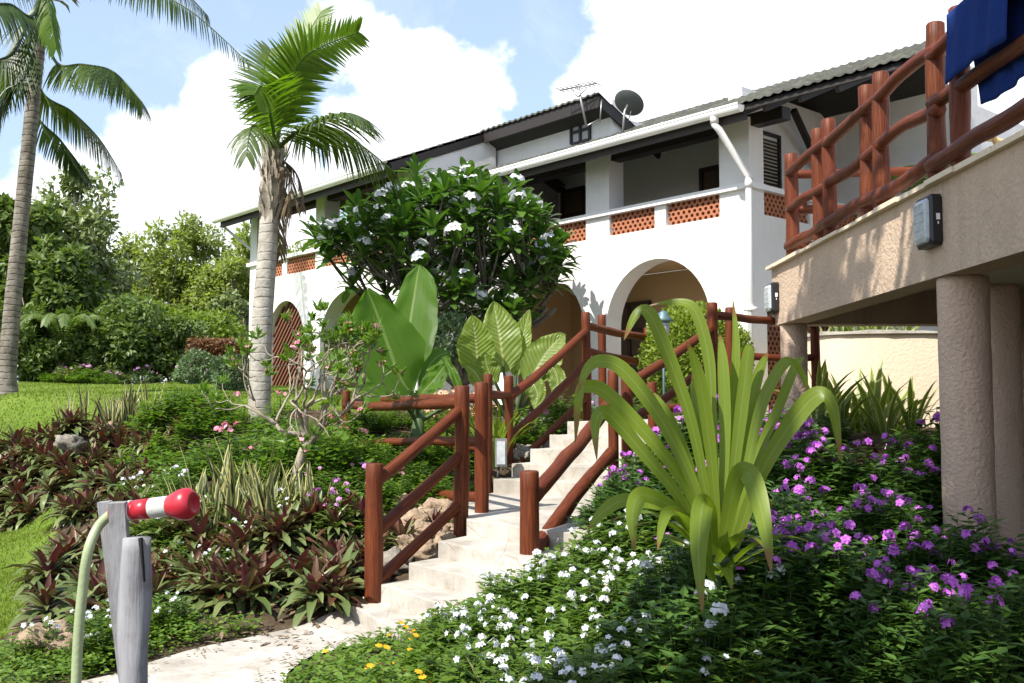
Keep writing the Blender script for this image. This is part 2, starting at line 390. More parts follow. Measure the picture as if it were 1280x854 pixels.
def H(x, y): return float(hh(x, y))
UL_FRONT = [(-40, 15.1), (-9, 15.1), (-5.6, 15.0), (-4.3, 14.6), (-3.2, 15.0), (-2.6, 16)]
def lawn_mask(x, y):
    yf = np.interp(x, [a for a, _ in UL_FRONT], [b for _, b in UL_FRONT])
    up = (y > yf) & (y < 28.2) & (x < -2.4) & (x > -40)
    xr = np.interp(y, [6.5, 8.3, 10, 13.2], [-3.4, -4.0, -4.8, -5.5])
    lo = (x < xr) & (y > 6) & (y < 13.2)
    return up | lo, lo
xs = np.unique(np.concatenate([np.linspace(-600, -40, 12), np.arange(-40, -12, 1.5), np.arange(-12, 6, .2), np.arange(6, 14, .5), np.arange(14, 40, 2), np.linspace(40, 600, 12)]))
ys = np.unique(np.concatenate([np.linspace(-300, -5, 10), np.arange(-5, 4, .6), np.arange(4, 18, .2), np.arange(18, 32, .5), np.arange(32, 60, 3), np.linspace(60, 900, 14)]))
gx, gy = np.meshgrid(xs, ys); gz = hh(gx, gy)
mb = MB(); nx = len(xs); ny = len(ys)
mb.v = list(zip(gx.ravel().tolist(), gy.ravel().tolist(), gz.ravel().tolist()))
for j in range(ny - 1):
    for i in range(nx - 1):
        a = j * nx + i; mb.face([a, a + 1, a + nx + 1, a + nx])
def groundmat():
    m, t, o = newmat('garden_ground'); p = pos(t)
    at = t.n('ShaderNodeAttribute', attribute_name='lawn')
    soil = t.ramp(t.noise(p, 5, 7, .7), [(.3, (.035, .024, .015)), (.6, (.10, .072, .045)), (.8, (.17, .13, .085))])
    gr = t.ramp(t.noise(p, 1.2, 6, .7), [(.3, (.12, .19, .022)), (.55, (.155, .23, .03)), (.75, (.19, .26, .042))])
    gr = t.mix(t.m('MULTIPLY', t.noise(p, 60, 3), .5), gr, (.04, .075, .015))
    c = t.mix(t.ramp(t.m('ADD', at.outputs['Fac'], t.m('MULTIPLY', t.m('SUBTRACT', t.noise(p, 12, 3), .5), .5)), [(.4, 0), (.6, 1)]), soil, gr)
    bsdf(t, o, c, .95, t.noise(p, 30, 6, .7), .7, .04, spec=.15); return m
g = mb.build('ground', groundmat(), smooth=True); tag(g, kind='structure')
lm, _ = lawn_mask(gx, gy); at = g.data.attributes.new('lawn', 'FLOAT', 'POINT'); at.data.foreach_set('value', lm.ravel().astype(np.float32))
# ------------------------------------------------------------------ the white two-storey house
C0 = V((3.86, 16.0, 0)); FD = V((-.6556, .7551, 0)); FN = V((-.7551, -.6556, 0))
def W(s, o, z): return C0 + FD * s + FN * o + V((0, 0, z))
def WL(s, o, z): return W(s, o + 2.05, z)                # left wing stands 2 m forward
def WS(s, o, z): return W(-o, -s, z)                     # end wall: s runs back from the corner, o outwards
def WR(s, o, z): return W(s, o - 3.6, z)                 # recessed wall at the right
house = thing('house', 'white two-storey house with round arches, brick-screened balconies and a grey tiled roof', 'house', tuple(W(4, 0, 1.3)))
def arched(mb, fr, s0, s1, z0, z1, th, arches):
    """wall with round-headed openings: arches = (sa, sb, spring z, top z)"""
    cuts = {s0, s1}
    for a, b, zs, zt in arches: cuts |= {a + (b - a) * (.5 - .5 * math.cos(math.pi * i / 28)) for i in range(29)}
    cuts |= set(np.arange(s0, s1, .4).tolist())
    c = sorted(x for x in cuts if s0 <= x <= s1)
    def bot(s, mid):
        for a, b, zs, zt in arches:
            if a < mid < b:
                u = (2 * s - a - b) / (b - a); return zs + (zt - zs) * math.sqrt(max(0, 1 - u * u)), True
        return z0, False
    for a, b in zip(c, c[1:]):
        if b - a < 1e-5: continue
        m_ = (a + b) / 2; za, op = bot(a, m_); zb, _ = bot(b, m_)
        mb.poly([fr(b, 0, zb), fr(a, 0, za), fr(a, 0, z1), fr(b, 0, z1)])
        mb.poly([fr(a, -th, za), fr(b, -th, zb), fr(b, -th, z1), fr(a, -th, z1)])
        mb.poly([fr(a, 0, z1), fr(a, -th, z1), fr(b, -th, z1), fr(b, 0, z1)])
        if op: mb.poly([fr(a, 0, za), fr(b, 0, zb), fr(b, -th, zb), fr(a, -th, za)])
    for a, b, zs, zt in arches:
        mb.poly([fr(a, 0, z0), fr(a, 0, zs), fr(a, -th, zs), fr(a, -th, z0)]); mb.poly([fr(b, 0, zs), fr(b, 0, z0), fr(b, -th, z0), fr(b, -th, zs)])
    mb.poly([fr(s0, 0, z0), fr(s0, -th, z0), fr(s0, -th, z1), fr(s0, 0, z1)]); mb.poly([fr(s1, -th, z0), fr(s1, 0, z0), fr(s1, 0, z1), fr(s1, -th, z1)])
def part(name, mat, fill, smooth=False, parent=None):
    mb = MB(); fill(mb); return mb.build(name, M[mat], parent or house, smooth)
Z0 = 1.15
part('facade_wall', 'white', lambda m: arched(m, W, 0, 6.35, Z0, 4.73, .4, [(.82, 3.22, 3.0, 4.18), (3.79, 6.15, 3.0, 4.15)]))
part('end_wall', 'white', lambda m: arched(m, WS, .402, 3.6, Z0, 4.73, .3, [(.43, 2.5, 2.9, 4.25)]))
part('wing_wall', 'white', lambda m: arched(m, WL, 6.35, 13.6, Z0 + .2, 4.68, .4, [(7.4, 10.1, 3.0, 4.11), (10.82, 12.65, 3.0, 4.06)]))
part('gable_wall', 'white', lambda m: (m.poly([W(6.35, 2.05, 4.68), W(6.35, 2.05, 6.45), W(6.35, .05, 7.28), W(6.35, .05, 4.68)]),
      m.poly([W(6.35, 1.65, Z0), W(6.35, .0, Z0), W(6.35, .0, 4.75), W(6.35, 1.65, 4.75)][::-1]), m.poly([W(6.65, 2.05, 4.75), W(6.65, .05, 4.75), W(6.65, .05, 7.28), W(6.65, 2.05, 6.45)]),
      m.poly([W(6.35, 2.05, 4.75), W(6.65, 2.05, 4.75), W(6.65, 2.05, 6.45), W(6.35, 2.05, 6.45)])))
part('upper_wall', 'white', lambda m: (m.box(3.05, 10.0, -.3, -.02, 6.55, 7.3, W), m.box(6.652, 10.0, -.3, -.02, 4.4, 6.548, W), m.box(3.05, 3.3, -1.6, -.302, 6.55, 7.0, W)))
part('recessed_wall', 'white', lambda m: m.box(-2.0, .8, -.3, 0, Z0, 7.45, WR))
part('room_wall', 'white', lambda m: m.box(.8, 1.1, -3.6, -.95, 4.42, 7.2, W))          # upper room, beside the wrap-around balcony
part('return_wall', 'white', lambda m: m.box(-2.0, -1.7, -8, -3.902, Z0, 6.8, W))
part('back_wall', 'white', lambda m: m.box(1.102, 6.6, -2.3, -2.0, 4.42, 7.2, W))
part('partition_wall', 'grey_plaster', lambda m: (m.box(6.602, 6.648, -2.6, -.31, 4.42, 7.3, W), m.box(6.1, 6.6, -2.6, -2.31, 4.42, 7.3, W), m.box(6.31, 6.598, -2.3, -.31, 6.9, 7.3, W)))
part('arcade_wall', 'cream', lambda m: (m.box(.45, 6.6, -2.5, -2.2, Z0, 4.3, W), m.box(.42, .62, -2.2, -.41, Z0, 4.3, W), m.box(6.4, 6.65, -2.2, -.41, Z0, 4.3, W)))
part('wing_arcade_wall', 'cream', lambda m: (m.box(6.65, 13.5, -.2, .1, Z0, 4.3, W), m.box(6.36, 6.6, .1, 1.64, Z0, 4.3, W), m.box(10.35, 10.6, .1, 1.64, Z0, 4.3, W)))
part('balcony_floor', 'cream', lambda m: (m.box(.3, 6.3, -2.2, -.402, 4.302, 4.42, W), m.box(.3, .8, -3.5, -2.2, 4.302, 4.42, W), m.box(6.652, 13.4, .1, 1.648, 4.302, 4.42, W)))
def frame_col(mb, fr, a, b, o0, o1, z0, z1):   # a rough square pillar, hand plastered
    mb.box(a, b, o0, o1, z0, z1, fr)
for fr, a, b, z0, z1 in ((W, 0, .6, 4.73, 6.3), (W, 3.13, 3.74, 4.73, 6.3), (W, 6.0, 6.34, 4.73, 6.5), (WL, 6.66, 7.1, 4.68, 6.45), (WL, 9.97, 10.35, 4.68, 6.45), (WL, 13.25, 13.6, 4.68, 6.4)):
    part('pillar', 'white', lambda m: frame_col(m, fr, a, b, -.4, -.004, z0, z1))
for fr, a, b, z0, z1 in ((W, 1.77, 2.02, 4.73, 5.118), (W, 4.9, 5.1, 4.73, 5.118), (WL, 8.5, 8.75, 4.68, 5.06), (WL, 11.7, 11.92, 4.68, 5.06), (WS, 1.75, 1.95, 4.73, 5.118), (WS, 3.4, 3.6, 4.73, 5.118)):
    part('balustrade_pier', 'white', lambda m: frame_col(m, fr, a, b, -.3, -.003, z0, z1))
part('balcony_rail', 'paint', lambda m: (m.box(-.08, 6.34, -.36, .07, 5.12, 5.21, W), m.box(-.07, .078, -3.6, -.362, 5.122, 5.208, W), m.box(6.36, 13.66, 1.7, 2.12, 5.062, 5.15, W)))
def screen(fr, a, b, z0, z1, o=-.09, dk=False, nm='brick_screen'):   # pierced terracotta blocks in staggered rows
    mb = MB(); rows = max(2, round((z1 - z0) / .082)); ph = (z1 - z0) / rows; pw = .118; th = .09
    for r in range(rows):
        z = z0 + (r + .5) * ph; n = int((b - a) / pw) + 1; off = (r % 2) * pw / 2
        for i in range(n + 1):
            s = a + i * pw + off - pw / 4
            if s < a + .02 or s > b - .02: continue
            hx = [(pw * .5 * c_[0], ph * .66 * c_[1]) for c_ in ((1, .5), (0, 1), (-1, .5), (-1, -.5), (0, -1), (1, -.5))]
            outer = []; 
            for q in range(12):
                p0 = hx[q // 2]; p1 = hx[(q // 2 + 1) % 6]; outer.append(p0 if q % 2 == 0 else ((p0[0] + p1[0]) / 2, (p0[1] + p1[1]) / 2))
            inn = [(pw * .30 * math.cos(math.atan2(y, x)), ph * .43 * math.sin(math.atan2(y, x))) for x, y in outer]
            cl = lambda x, z_: fr(min(max(s + x, a), b), 0, min(max(z + z_, z0), z1))
            k = len(mb.v)
            for dd in (o + th / 2, o - th / 2):
                for x, y in outer: mb.v.append(cl(x, y) + (fr(0, dd, 0) - fr(0, 0, 0)))
                for x, y in inn: mb.v.append(cl(x, y) + (fr(0, dd, 0) - fr(0, 0, 0)))
            for q in range(12):
                q2 = (q + 1) % 12
                mb.face([k + q, k + q2, k + 12 + q2, k + 12 + q]); mb.face([k + 24 + q2, k + 24 + q, k + 36 + q, k + 36 + q2])
                mb.face([k + 12 + q, k + 12 + q2, k + 36 + q2, k + 36 + q])
    return mb.build(nm, M['dark_brick' if dk else 'terracotta'], house)
for a, b in ((.6, 1.77), (2.02, 3.13), (3.74, 4.9), (5.1, 6.0)): screen(W, a, b, 4.73, 5.12)
for a, b in ((7.1, 8.5), (8.75, 9.97), (10.35, 11.7), (11.92, 13.25)): screen(WL, a, b, 4.68, 5.06)
for a, b in ((.42, 1.75), (1.95, 3.4)): screen(WS, a, b, 4.73, 5.12)
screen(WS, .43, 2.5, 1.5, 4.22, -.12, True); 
# wooden lattice in the far arch of the wing
def lattice(m):
    for i in range(-14, 26):
        for sgn in (1, -1):
            s = 10.82 + i * .17; a = (s, 2.0); b = (s + sgn * 2.1, 4.1)
            pts = []
            for q in range(41):
                x = a[0] + (b[0] - a[0]) * q / 40; z = a[1] + (b[1] - a[1]) * q / 40
                u = (2 * x - 10.82 - 12.65) / 1.83
                if abs(u) < 1 and z < 3.0 + 1.06 * math.sqrt(1 - u * u): pts.append((x, z))
            if len(pts) > 3: m.bar(WL(pts[0][0], -.2 - .025 * sgn, pts[0][1]), WL(pts[-1][0], -.2 - .025 * sgn, pts[-1][1]), .045, .055, FN)
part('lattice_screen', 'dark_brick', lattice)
# doors, windows and curtains under the arches
def door(s0, s1, z0, z1, o, leaves=2, fr=W, mat='door_wood'):
    d = part('door', mat, lambda m: (m.box(s0, s0 + .07, o, o + .07, z0, z1, fr), m.box(s1 - .07, s1, o, o + .07, z0, z1, fr), m.box(s0 + .072, s1 - .072, o, o + .07, z1 - .08, z1, fr),
        [m.box(s0 + .07 + (s1 - s0 - .14) * q / leaves - .035, s0 + .07 + (s1 - s0 - .14) * q / leaves + .035, o + .003, o + .062, z0, z1 - .082, fr) for q in range(1, leaves)],
        m.box(s0 + .072, s1 - .072, o + .004, o + .05, z1 - .62, z1 - .55, fr), m.box(s0 + .072, s1 - .072, o + .004, o + .05, z0 + .02, z0 + .2, fr)))
    part('pane', 'curtain', lambda m: m.box(s0 + .05, s1 - .05, o + .001, o + .02, z0, z1 - .05, fr), parent=d)
door(4.02, 5.2, 1.4, 3.75, -2.2, 2); door(7.9, 9.0, 1.6, 3.7, .1, 2)
door(1.6, 2.55, 4.43, 6.2, -2.0, 2); door(5.7, 6.45, 4.43, 6.4, -2.0, 1)  # second one is a dark panel standing in for a dark opening
def louvre(m, s0=1.28, s1=2.05, z0=4.5, z1=6.5):
    fr = lambda s, o, z: W(.8 - o, -s, z)
    m.box(s0, s0 + .06, 0, .05, z0, z1, fr); m.box(s1 - .06, s1, 0, .05, z0, z1, fr); m.box(s0 + .06, s1 - .06, 0, .05, z1 - .06, z1, fr)
    z = z0 + .03
    while z < z1 - .1: m.bar(fr((s0 + .05), .03, z), fr(s1 - .05, .03, z), .012, .055, V((0, 0, 1)) + (FD)); z += .065
part('shutter', 'dark_wood', louvre)
# roofs: rows of clay tiles over a dark boarded underside
def tiles(fr, s0, s1, oa, za, ob, zb, nm='roof', s0b=None):
    s0a = s0; s0b = s0 if s0b is None else s0b
    mb = MB(); n = int((s1 - s0) / .035); rows = max(2, int(math.hypot(ob - oa, zb - za) / .33)); k = 0
    up = V((0, 0, 1))
    for r in range(rows):
        q0 = r / rows; q1 = (r + 1.06) / rows if r < rows - 1 else 1
        for q, lift in ((q0, .032), (q1, .010)):
            for i in range(n + 1):
                s = s0a + (s0b - s0a) * q; s = s + (s1 - s) * i / n; ph = (s / .17) * 2 * math.pi
                mb.v.append(fr(s, oa + (ob - oa) * q, za + (zb - za) * q + lift + .020 * (1 - abs(math.sin(ph / 2)) * 1.6) + .008 * noise.noise(V((s * 3, r * 2.1, 0)))))
        for i in range(n): mb.face([k + i, k + i + 1, k + n + 1 + i + 1, k + n + 1 + i])
        for i in range(n + 1): mb.v.append(mb.v[k + i] - V((0, 0, .036)))      # the butt end of each course
        for i in range(n): mb.face([k + i + 1, k + i, k + 2 * n + 2 + i, k + 2 * n + 3 + i])
        k += 3 * (n + 1)
    rf = mb.build(nm, M['roof'], house, True)
    return rf
def deck(m, fr, s0, s1, oa, za, ob, zb, th=.09, s0b=None):
    b = s0 if s0b is None else s0b
    m.box8([fr(s0, oa, za - th), fr(s1, oa, za - th), fr(s1, ob, zb - th), fr(b, ob, zb - th), fr(s0, oa, za - .01), fr(s1, oa, za - .01), fr(s1, ob, zb - .01), fr(b, ob, zb - .01)])
tiles(W, -3.5, 6.3, .78, 6.27, -2.6, 7.68, s0b=-2.2); tiles(W, -.2, 6.3, -5.9, 6.27, -2.6, 7.68, s0b=-2.2)
part('roof_boards', 'roof_under', lambda m: (deck(m, W, -3.45, 6.3, .72, 6.26, -2.6, 7.65, .05, s0b=-2.17), deck(m, W, -.2, 6.3, -5.9, 6.25, -2.602, 7.65, s0b=-2.17)))
tiles(W, 6.33, 13.9, 2.8, 6.27, .15, 7.39); tiles(W, 6.33, 13.9, -3.2, 6.0, .15, 7.39)
part('roof_boards', 'roof_under', lambda m: (deck(m, W, 6.36, 13.85, 2.74, 6.26, .15, 7.36), deck(m, W, 6.36, 13.85, -3.2, 5.98, .148, 7.36)))
tiles(W, 2.95, 6.4, .45, 7.30, -.95, 6.70)
part('roof_boards', 'roof_under', lambda m: deck(m, W, 3.0, 6.45, .40, 7.31, -.95, 6.69, .14))
part('fascia', 'dark_wood', lambda m: (m.box(-3.48, -.45, .66, .72, 6.165, 6.25, W), m.box(-.448, 6.28, .66, .72, 6.02, 6.24, W), m.box(6.4, 13.86, 2.68, 2.74, 6.02, 6.24, W), m.box(2.98, 6.3, .36, .41, 7.06, 7.26, W),
     m.bar(W(2.99, .36, 7.16), W(2.99, -1.3, 6.46), .05, .2), m.bar(W(6.35, 2.7, 6.2), W(6.35, .2, 7.25), .05, .16), m.bar(W(-3.47, .66, 6.17), W(-2.2, -2.55, 7.56), .05, .14)))
part('wall_beam', 'dark_wood', lambda m: (m.box(-.6, 6.33, -.3, -.06, 6.16, 6.36, W), m.box(6.4, 13.8, 1.74, 1.98, 6.2, 6.4, W)))
def rafters(m):
    for s in np.arange(-2.0, 6.2, .62): m.bar(W(s, .65, 6.13), W(s, -2.0, 7.31), .06, .1)
    for s in np.arange(6.6, 13.7, .62): m.bar(W(s, 2.67, 6.13), W(s, .2, 7.16), .06, .1)
part('rafters', 'dark_wood', rafters)['kind'] = 'stuff'
def gutter(m, s0, s1, o, z):
    n = 9
    prof = [(o + .085 * math.cos(math.pi * (1 + i / n)), z + .085 * math.sin(math.pi * (1 + i / n))) for i in range(n + 1)]
    prof = [(o - .085, z + .035)] + prof + [(o + .085, z + .05), (o + .095, z + .05), (o + .095, z + .02)]
    k = len(m.v)
    for s in (s0, s1):
        for po, pz in prof: m.v.append(W(s, po, pz))
    L = len(prof)
    for i in range(L - 1): m.face([k + i, k + i + 1, k + L + i + 1, k + L + i])
    m.poly([W(s0, a, b) for a, b in prof]); m.poly([W(s1, a, b) for a, b in prof][::-1])
    for s in np.arange(s0 + .5, s1, 1.0): m.box(s - .015, s + .015, o - .09, o + .1, z + .05, z + .06, W)
gt = part('gutter', 'paint', lambda m: (gutter(m, -.46, 5.62, .83, 6.2), gutter(m, 6.45, 13.95, 2.86, 6.2)))
dp = part('downpipe', 'paint', lambda m: (m.tube([W(.05, .83, 6.16), W(.05, .83, 6.02), W(.0, .78, 5.94), W(-.06, .12, 5.3), W(-.06, .1, 5.2), W(-.06, .09, 1.2)], .055, 10),
      m.box(-.15, .03, .02, .16, 3.1, 3.16, W), m.tube([W(-.06, .1, 5.26), W(-.06, .1, 5.1)], .068, 10), m.tube([W(.05, .83, 6.18), W(.05, .83, 6.04)], .068, 10)), True)
part('eave_strut', 'dark_wood', lambda m: m.bar(W(-.05, .6, 6.08), W(.75, -2.6, 5.45), .1, .1) if False else m.bar(WR(.45, 1.6, 6.9), WR(.72, .02, 5.75), .1, .1))
part('eave_strut', 'paint', lambda m: m.bar(WL(13.95, .6, 6.1), WL(13.6, -.1, 5.45), .06, .06))
def vent(m):
    a0, a1, z0, z1 = 3.62, 4.12, 6.66, 7.1; f = lambda s, o, z: W(s, o - .02, z)
    for s in (a0, (a0 + a1) / 2, a1): m.box(s - .025, s + .025, 0, .05, z0, z1, f)
    for z in (z0, (z0 + z1) / 2, z1): m.box(a0 + .026, a1 - .026, .002, .04, z - .025, z + .025, f)
vw = part('window', 'dark_metal', vent)
part('pane', 'grey_plaster', lambda m: m.box(3.62, 4.12, -.018, -.012, 6.66, 7.1, W), parent=vw)
part('awning', 'paint', lambda m: m.box(.12, .74, .0, .02, 2.3, 2.5, W)) if False else None

M['dish'] = plain('dish_paint', (.10, .11, .11), .5)
# things fixed to the house
an = thing('tv_antenna', 'thin grey rod antenna on a pole at the end of the upper roof', 'antenna', tuple(W(3.35, .1, 6.75)))
mb = MB(); b = P(733, 158, 18.05); tp = P(722, 105, 18.05); mb.tube([b, tp], .022, 8); mb.tube([P(750, 152, 18.0), P(752, 124, 18.0)], .014, 6); mb.tube([b, P(751, 148, 18.2)], .014, 6); mb.build('mast', M['metal'], an, True)
mb = MB(); a = P(700, 113, 18.3); c = P(746, 104, 17.8); mb.tube([a, c], .014, 6)
dv = (c - a).normalized(); sv = dv.cross(V((0, 0, 1))).normalized()
for q in np.linspace(.02, .98, 9): p = a.lerp(c, float(q)); mb.tube([p - sv * .16, p + sv * .16], .008, 5)
mb.tube([tp + V((0, 0, -.25)), a.lerp(c, .3)], .009, 5); mb.tube([tp + V((0, 0, -.25)), a.lerp(c, .85)], .009, 5); mb.build('rods', M['metal'], an, True)
dc = P(785, 131, 17.6)
ds = thing('satellite_dish', 'grey round satellite dish standing at the end of the upper roof', 'dish', tuple(dc + V((0, 0, -.5))))
ax = V((.45, -.55, -.62)).normalized()   # seen from behind and below
ax = V((.41, .53, .75)).normalized()
prof = [(.005, 0), (.1, .006), (.18, .02), (.25, .042), (.275, .055), (.28, .06), (.27, .06), (.18, .03), (.005, .01)]
mb = MB(); mb.lathe(prof, 28, dc, ax); mb.build('reflector', M['dish'], ds, True)
mb = MB(); mb.tube([dc + ax * .02, dc + ax * .36 + V((0, 0, -.1))], .012, 6); mb.tube([dc + V((0, 0, -.3)), dc + ax * .36 + V((0, 0, -.1))], .01, 6); mb.tube([dc + ax * .33 + V((0, 0, -.1)), dc + ax * .42 + V((0, 0, -.1))], .035, 10); mb.build('feed_arm', M['metal'], ds, True)
mb = MB(); mb.tube([dc - ax * .02, dc - ax * .12 + V((-.02, 0, -.05)), dc - ax * .12 + V((-.06, 0, -.5))], .022, 8); mb.build('bracket', M['metal'], ds, True)
# air-conditioner on the recessed wall
ap = P(1146, 184, 16.2)
ac = thing('air_conditioner', 'white outdoor air conditioner unit on the wall behind the deck railing', 'air conditioner', tuple(WR(-1.05, .02, 5.2)))
def fz(s, o, z): return WR(s - 1.15, o, z + 5.32)
mb = MB(); mb.box(-.38, .38, .02, .3, 0, .55, fz); mb.build('casing', M['paint'], ac)
mb = MB(); 
for q in range(9): mb.box(-.3, .3, .3, .312, .05 + q * .05, .07 + q * .05, fz)
mb.build('grille', M['dark_metal'], ac)
for q in (-.4, .34): mb = MB(); mb.box(q, q + .06, 0, .34, -.05, -.003, fz); mb.build('bracket', M['metal'], ac)

# terrace paving in front of the house
mb = MB(); mb.prism([(1.05, 13.5), (2.35, 12.35), (3.9, 12.95), (4.3, 15), (7.5, 19), (3, 26), (-4, 27), (-1.5, 19)], 1.15, 1.392)
tag(mb.build('terrace', M['paving']), kind='structure')
M['tan_column'] = plaster('tan_roughcast_column', (.55, .41, .31), (.26, .20, .15), .45, 34, .9, .02, 70)
# ------------------------------------------------------------------ raised sun deck on the right
dk = thing('raised_deck', 'tan roughcast raised deck on round columns at the right', 'deck', (3.4, 7.9, 0))
mb = MB(); mb.box(3.4, 3.7, -1, 12.95, 2.62, 3.36); mb.build('edge_beam', M['tan'], dk)
mb = MB(); mb.box(3.702, 10, 12.6, 12.95, 2.62, 3.36); mb.build('end_beam', M['tan'], dk)
mb = MB(); mb.box(3.702, 10, -1, 12.598, 3.05, 3.355); mb.build('floor_slab', M['soffit'], dk)
mb = MB(); random.seed(3)
yy = -1.0
while yy < 13:
    l = U(.35, .6); mb.box(3.34 + U(-.012, .012), 3.75, yy + .006, min(13.0, yy + l), 3.362, 3.40 + U(-.006, .008)); yy += l
mb.box(3.76, 10, 12.7, 13.0, 3.362, 3.40); mb.box(3.752, 10, -1, 12.69, 3.361, 3.385)
mb.build('coping', M['cream_wall'], dk)
def column(x, y, r, z0, z1):
    m = MB(); n = 26; zz = np.linspace(z0, z1, 40)
    pts = [V((x, y, float(z))) for z in zz]; m.tube(pts, [r * (1.03 if i < 2 else 1) for i in range(40)], n, wob=.03, seed=x); m.build('column', M['tan_column'], dk, True)
column(3.62, 7.95, .195, -.3, 2.618); column(4.17, 8.5, .165, -.3, 2.618); column(3.58, 12.62, .165, .6, 2.618); column(6.6, 8.1, .2, -.3, 2.618); column(6.6, 12.7, .17, .6, 2.618)
mb = MB(); mb.box(4.85, 10, 8.6, 8.9, -.4, 3.04); mb.box(9.7, 10, -1, 8.598, -.4, 3.04); mb.build('shade_backing_wall', M['deck_shade'], dk)  # near-black walls added to close off the shade under the deck

def log(mb, a, b, r, seed=0, n=10, bend=.03, taper=.06):
    a = V(a); b = V(b); L = (b - a).length; k = max(4, int(L / .12)); s1 = V((noise.noise(V((seed, 1.3, 0))), noise.noise(V((seed, 5.3, 0))), noise.noise(V((seed, 9.3, 0)))))
    pts = []; rr = []
    for i in range(k + 1):
        q = i / k
        p = a.lerp(b, q) + s1 * bend * 2 * math.sin(math.pi * q) + V((noise.noise(V((seed, q * L * 1.6, 2))), noise.noise(V((seed, q * L * 1.6, 7))), noise.noise(V((seed, q * L * 1.6, 12))))) * bend * .6 * math.sin(math.pi * q)
        pts.append(p); rr.append(r * (1 - taper * q) * (1 + .09 * noise.noise(V((seed + 4, q * L * 2.4, 3)))))
    # rounded ends
    d = (pts[1] - pts[0]).normalized(); e = (pts[-1] - pts[-2]).normalized()
    pts = [pts[0] - d * .012] + pts + [pts[-1] + e * .012]; rr = [rr[0] * .86] + rr + [rr[-1] * .86]
    mb.tube(pts, rr, n, wob=.07, seed=seed)
SEED = [1]
def railing(label, posts, rails, group='rustic log railings'):
    """posts: (x, y, z0, z1, r); rails: (a, b, r)"""
    p0 = posts[0]; t = thing('log_railing', label, 'railing', (p0[0], p0[1], p0[2]), group)
    for x, y, z0, z1, r in posts:
        SEED[0] += 1.7; m = MB(); log(m, (x, y, z0), (x + U(-.012, .012), y + U(-.012, .012), z1), r, SEED[0], 14, .012, .02); m.build('post', M['log'], t, True)
    for a, b, r in rails:
        SEED[0] += 1.7; m = MB(); log(m, a, b, r, SEED[0], 10, .038); m.build('rail', M['log'], t, True)
    return t
random.seed(5)
# railing along the edge of the deck: pairs of posts, three rails
X = 3.52; Yp = [12.38, 11.26, 10.89, 9.74, 9.32, 8.12, 7.70, 5.9, 4.1, 2.3]
posts = [(X, y, 3.38, 4.74 + U(-.02, .02), .078 if i else .085) for i, y in enumerate(Yp)]
rails = []
for ya, yb in ((12.38, 10.89), (10.89, 9.32), (9.32, 8.12 - .05), (8.12, 5.9), (5.9, 4.1), (4.1, 2.3)):
    rails += [((X - .03, ya, 4.50 + U(-.02, .02)), (X - .03, yb - .06, 4.53 + U(-.02, .02)), .062), ((X - .03, ya, 4.06 + U(-.03, .03)), (X - .03, yb - .08, 4.03 + U(-.03, .03)), .062), ((X - .05, ya, 3.58 + U(-.02, .02)), (X - .05, yb - .06, 3.6 + U(-.02, .02)), .07)]
railing('red-brown log railing along the edge of the raised deck', posts, rails)
railing('red-brown log railing across the far end of the raised deck', [(4.7, 12.4, 3.38, 4.7, .075), (6.0, 12.4, 3.38, 4.7, .075), (7.3, 12.4, 3.38, 4.7, .075)],
        [((3.56, 12.4, z), (7.3, 12.42, z + .02), .055) for z in (4.5, 4.05, 3.6)])
# blue towel over the top rail
tw = MB(); n = 26; k = 34
for i in range(n + 1):
    y = 6.62 + .95 * i / n
    for j in range(k + 1):
        q = (j / k - .42) * 1.45; sgn = 1 if q > 0 else -1; drop = max(0, abs(q) - .09)
        off = sgn * (.11 * min(1, abs(q) / .09)); wv = .035 * noise.noise(V((y * 5, q * 1.2, 4))) + .012 * math.sin(y * 23 + q * 2)
        hem = .02 * math.sin(y * 7 + sgn)
        tw.v.append(V((X - .03 + off + wv * min(1, drop * 4), y + .03 * noise.noise(V((q * 3, y, 2))) - .1 * drop * sgn, 4.63 + .012 * math.cos(q * 14) - drop * (1 + hem))))
for i in range(n):
    for j in range(k):
        a = i * (k + 1) + j; tw.face([a, a + 1, a + k + 2, a + k + 1])
def cloth():
    m, t, o = newmat('blue_towelling'); p = pos(t)
    bsdf(t, o, t.mix(t.noise(p, 40, 3), (.008, .022, .11), (.018, .048, .22)), .95, t.noise(p, 260, 2), .6, .004, spec=.1); return m
to = tw.build('towel', cloth(), None, True, V((X, 7.1, 4.5))); tag(to, 'dark blue towel hung over the deck railing', 'towel')
sm = to.modifiers.new('thick', 'SOLIDIFY'); sm.thickness = .012
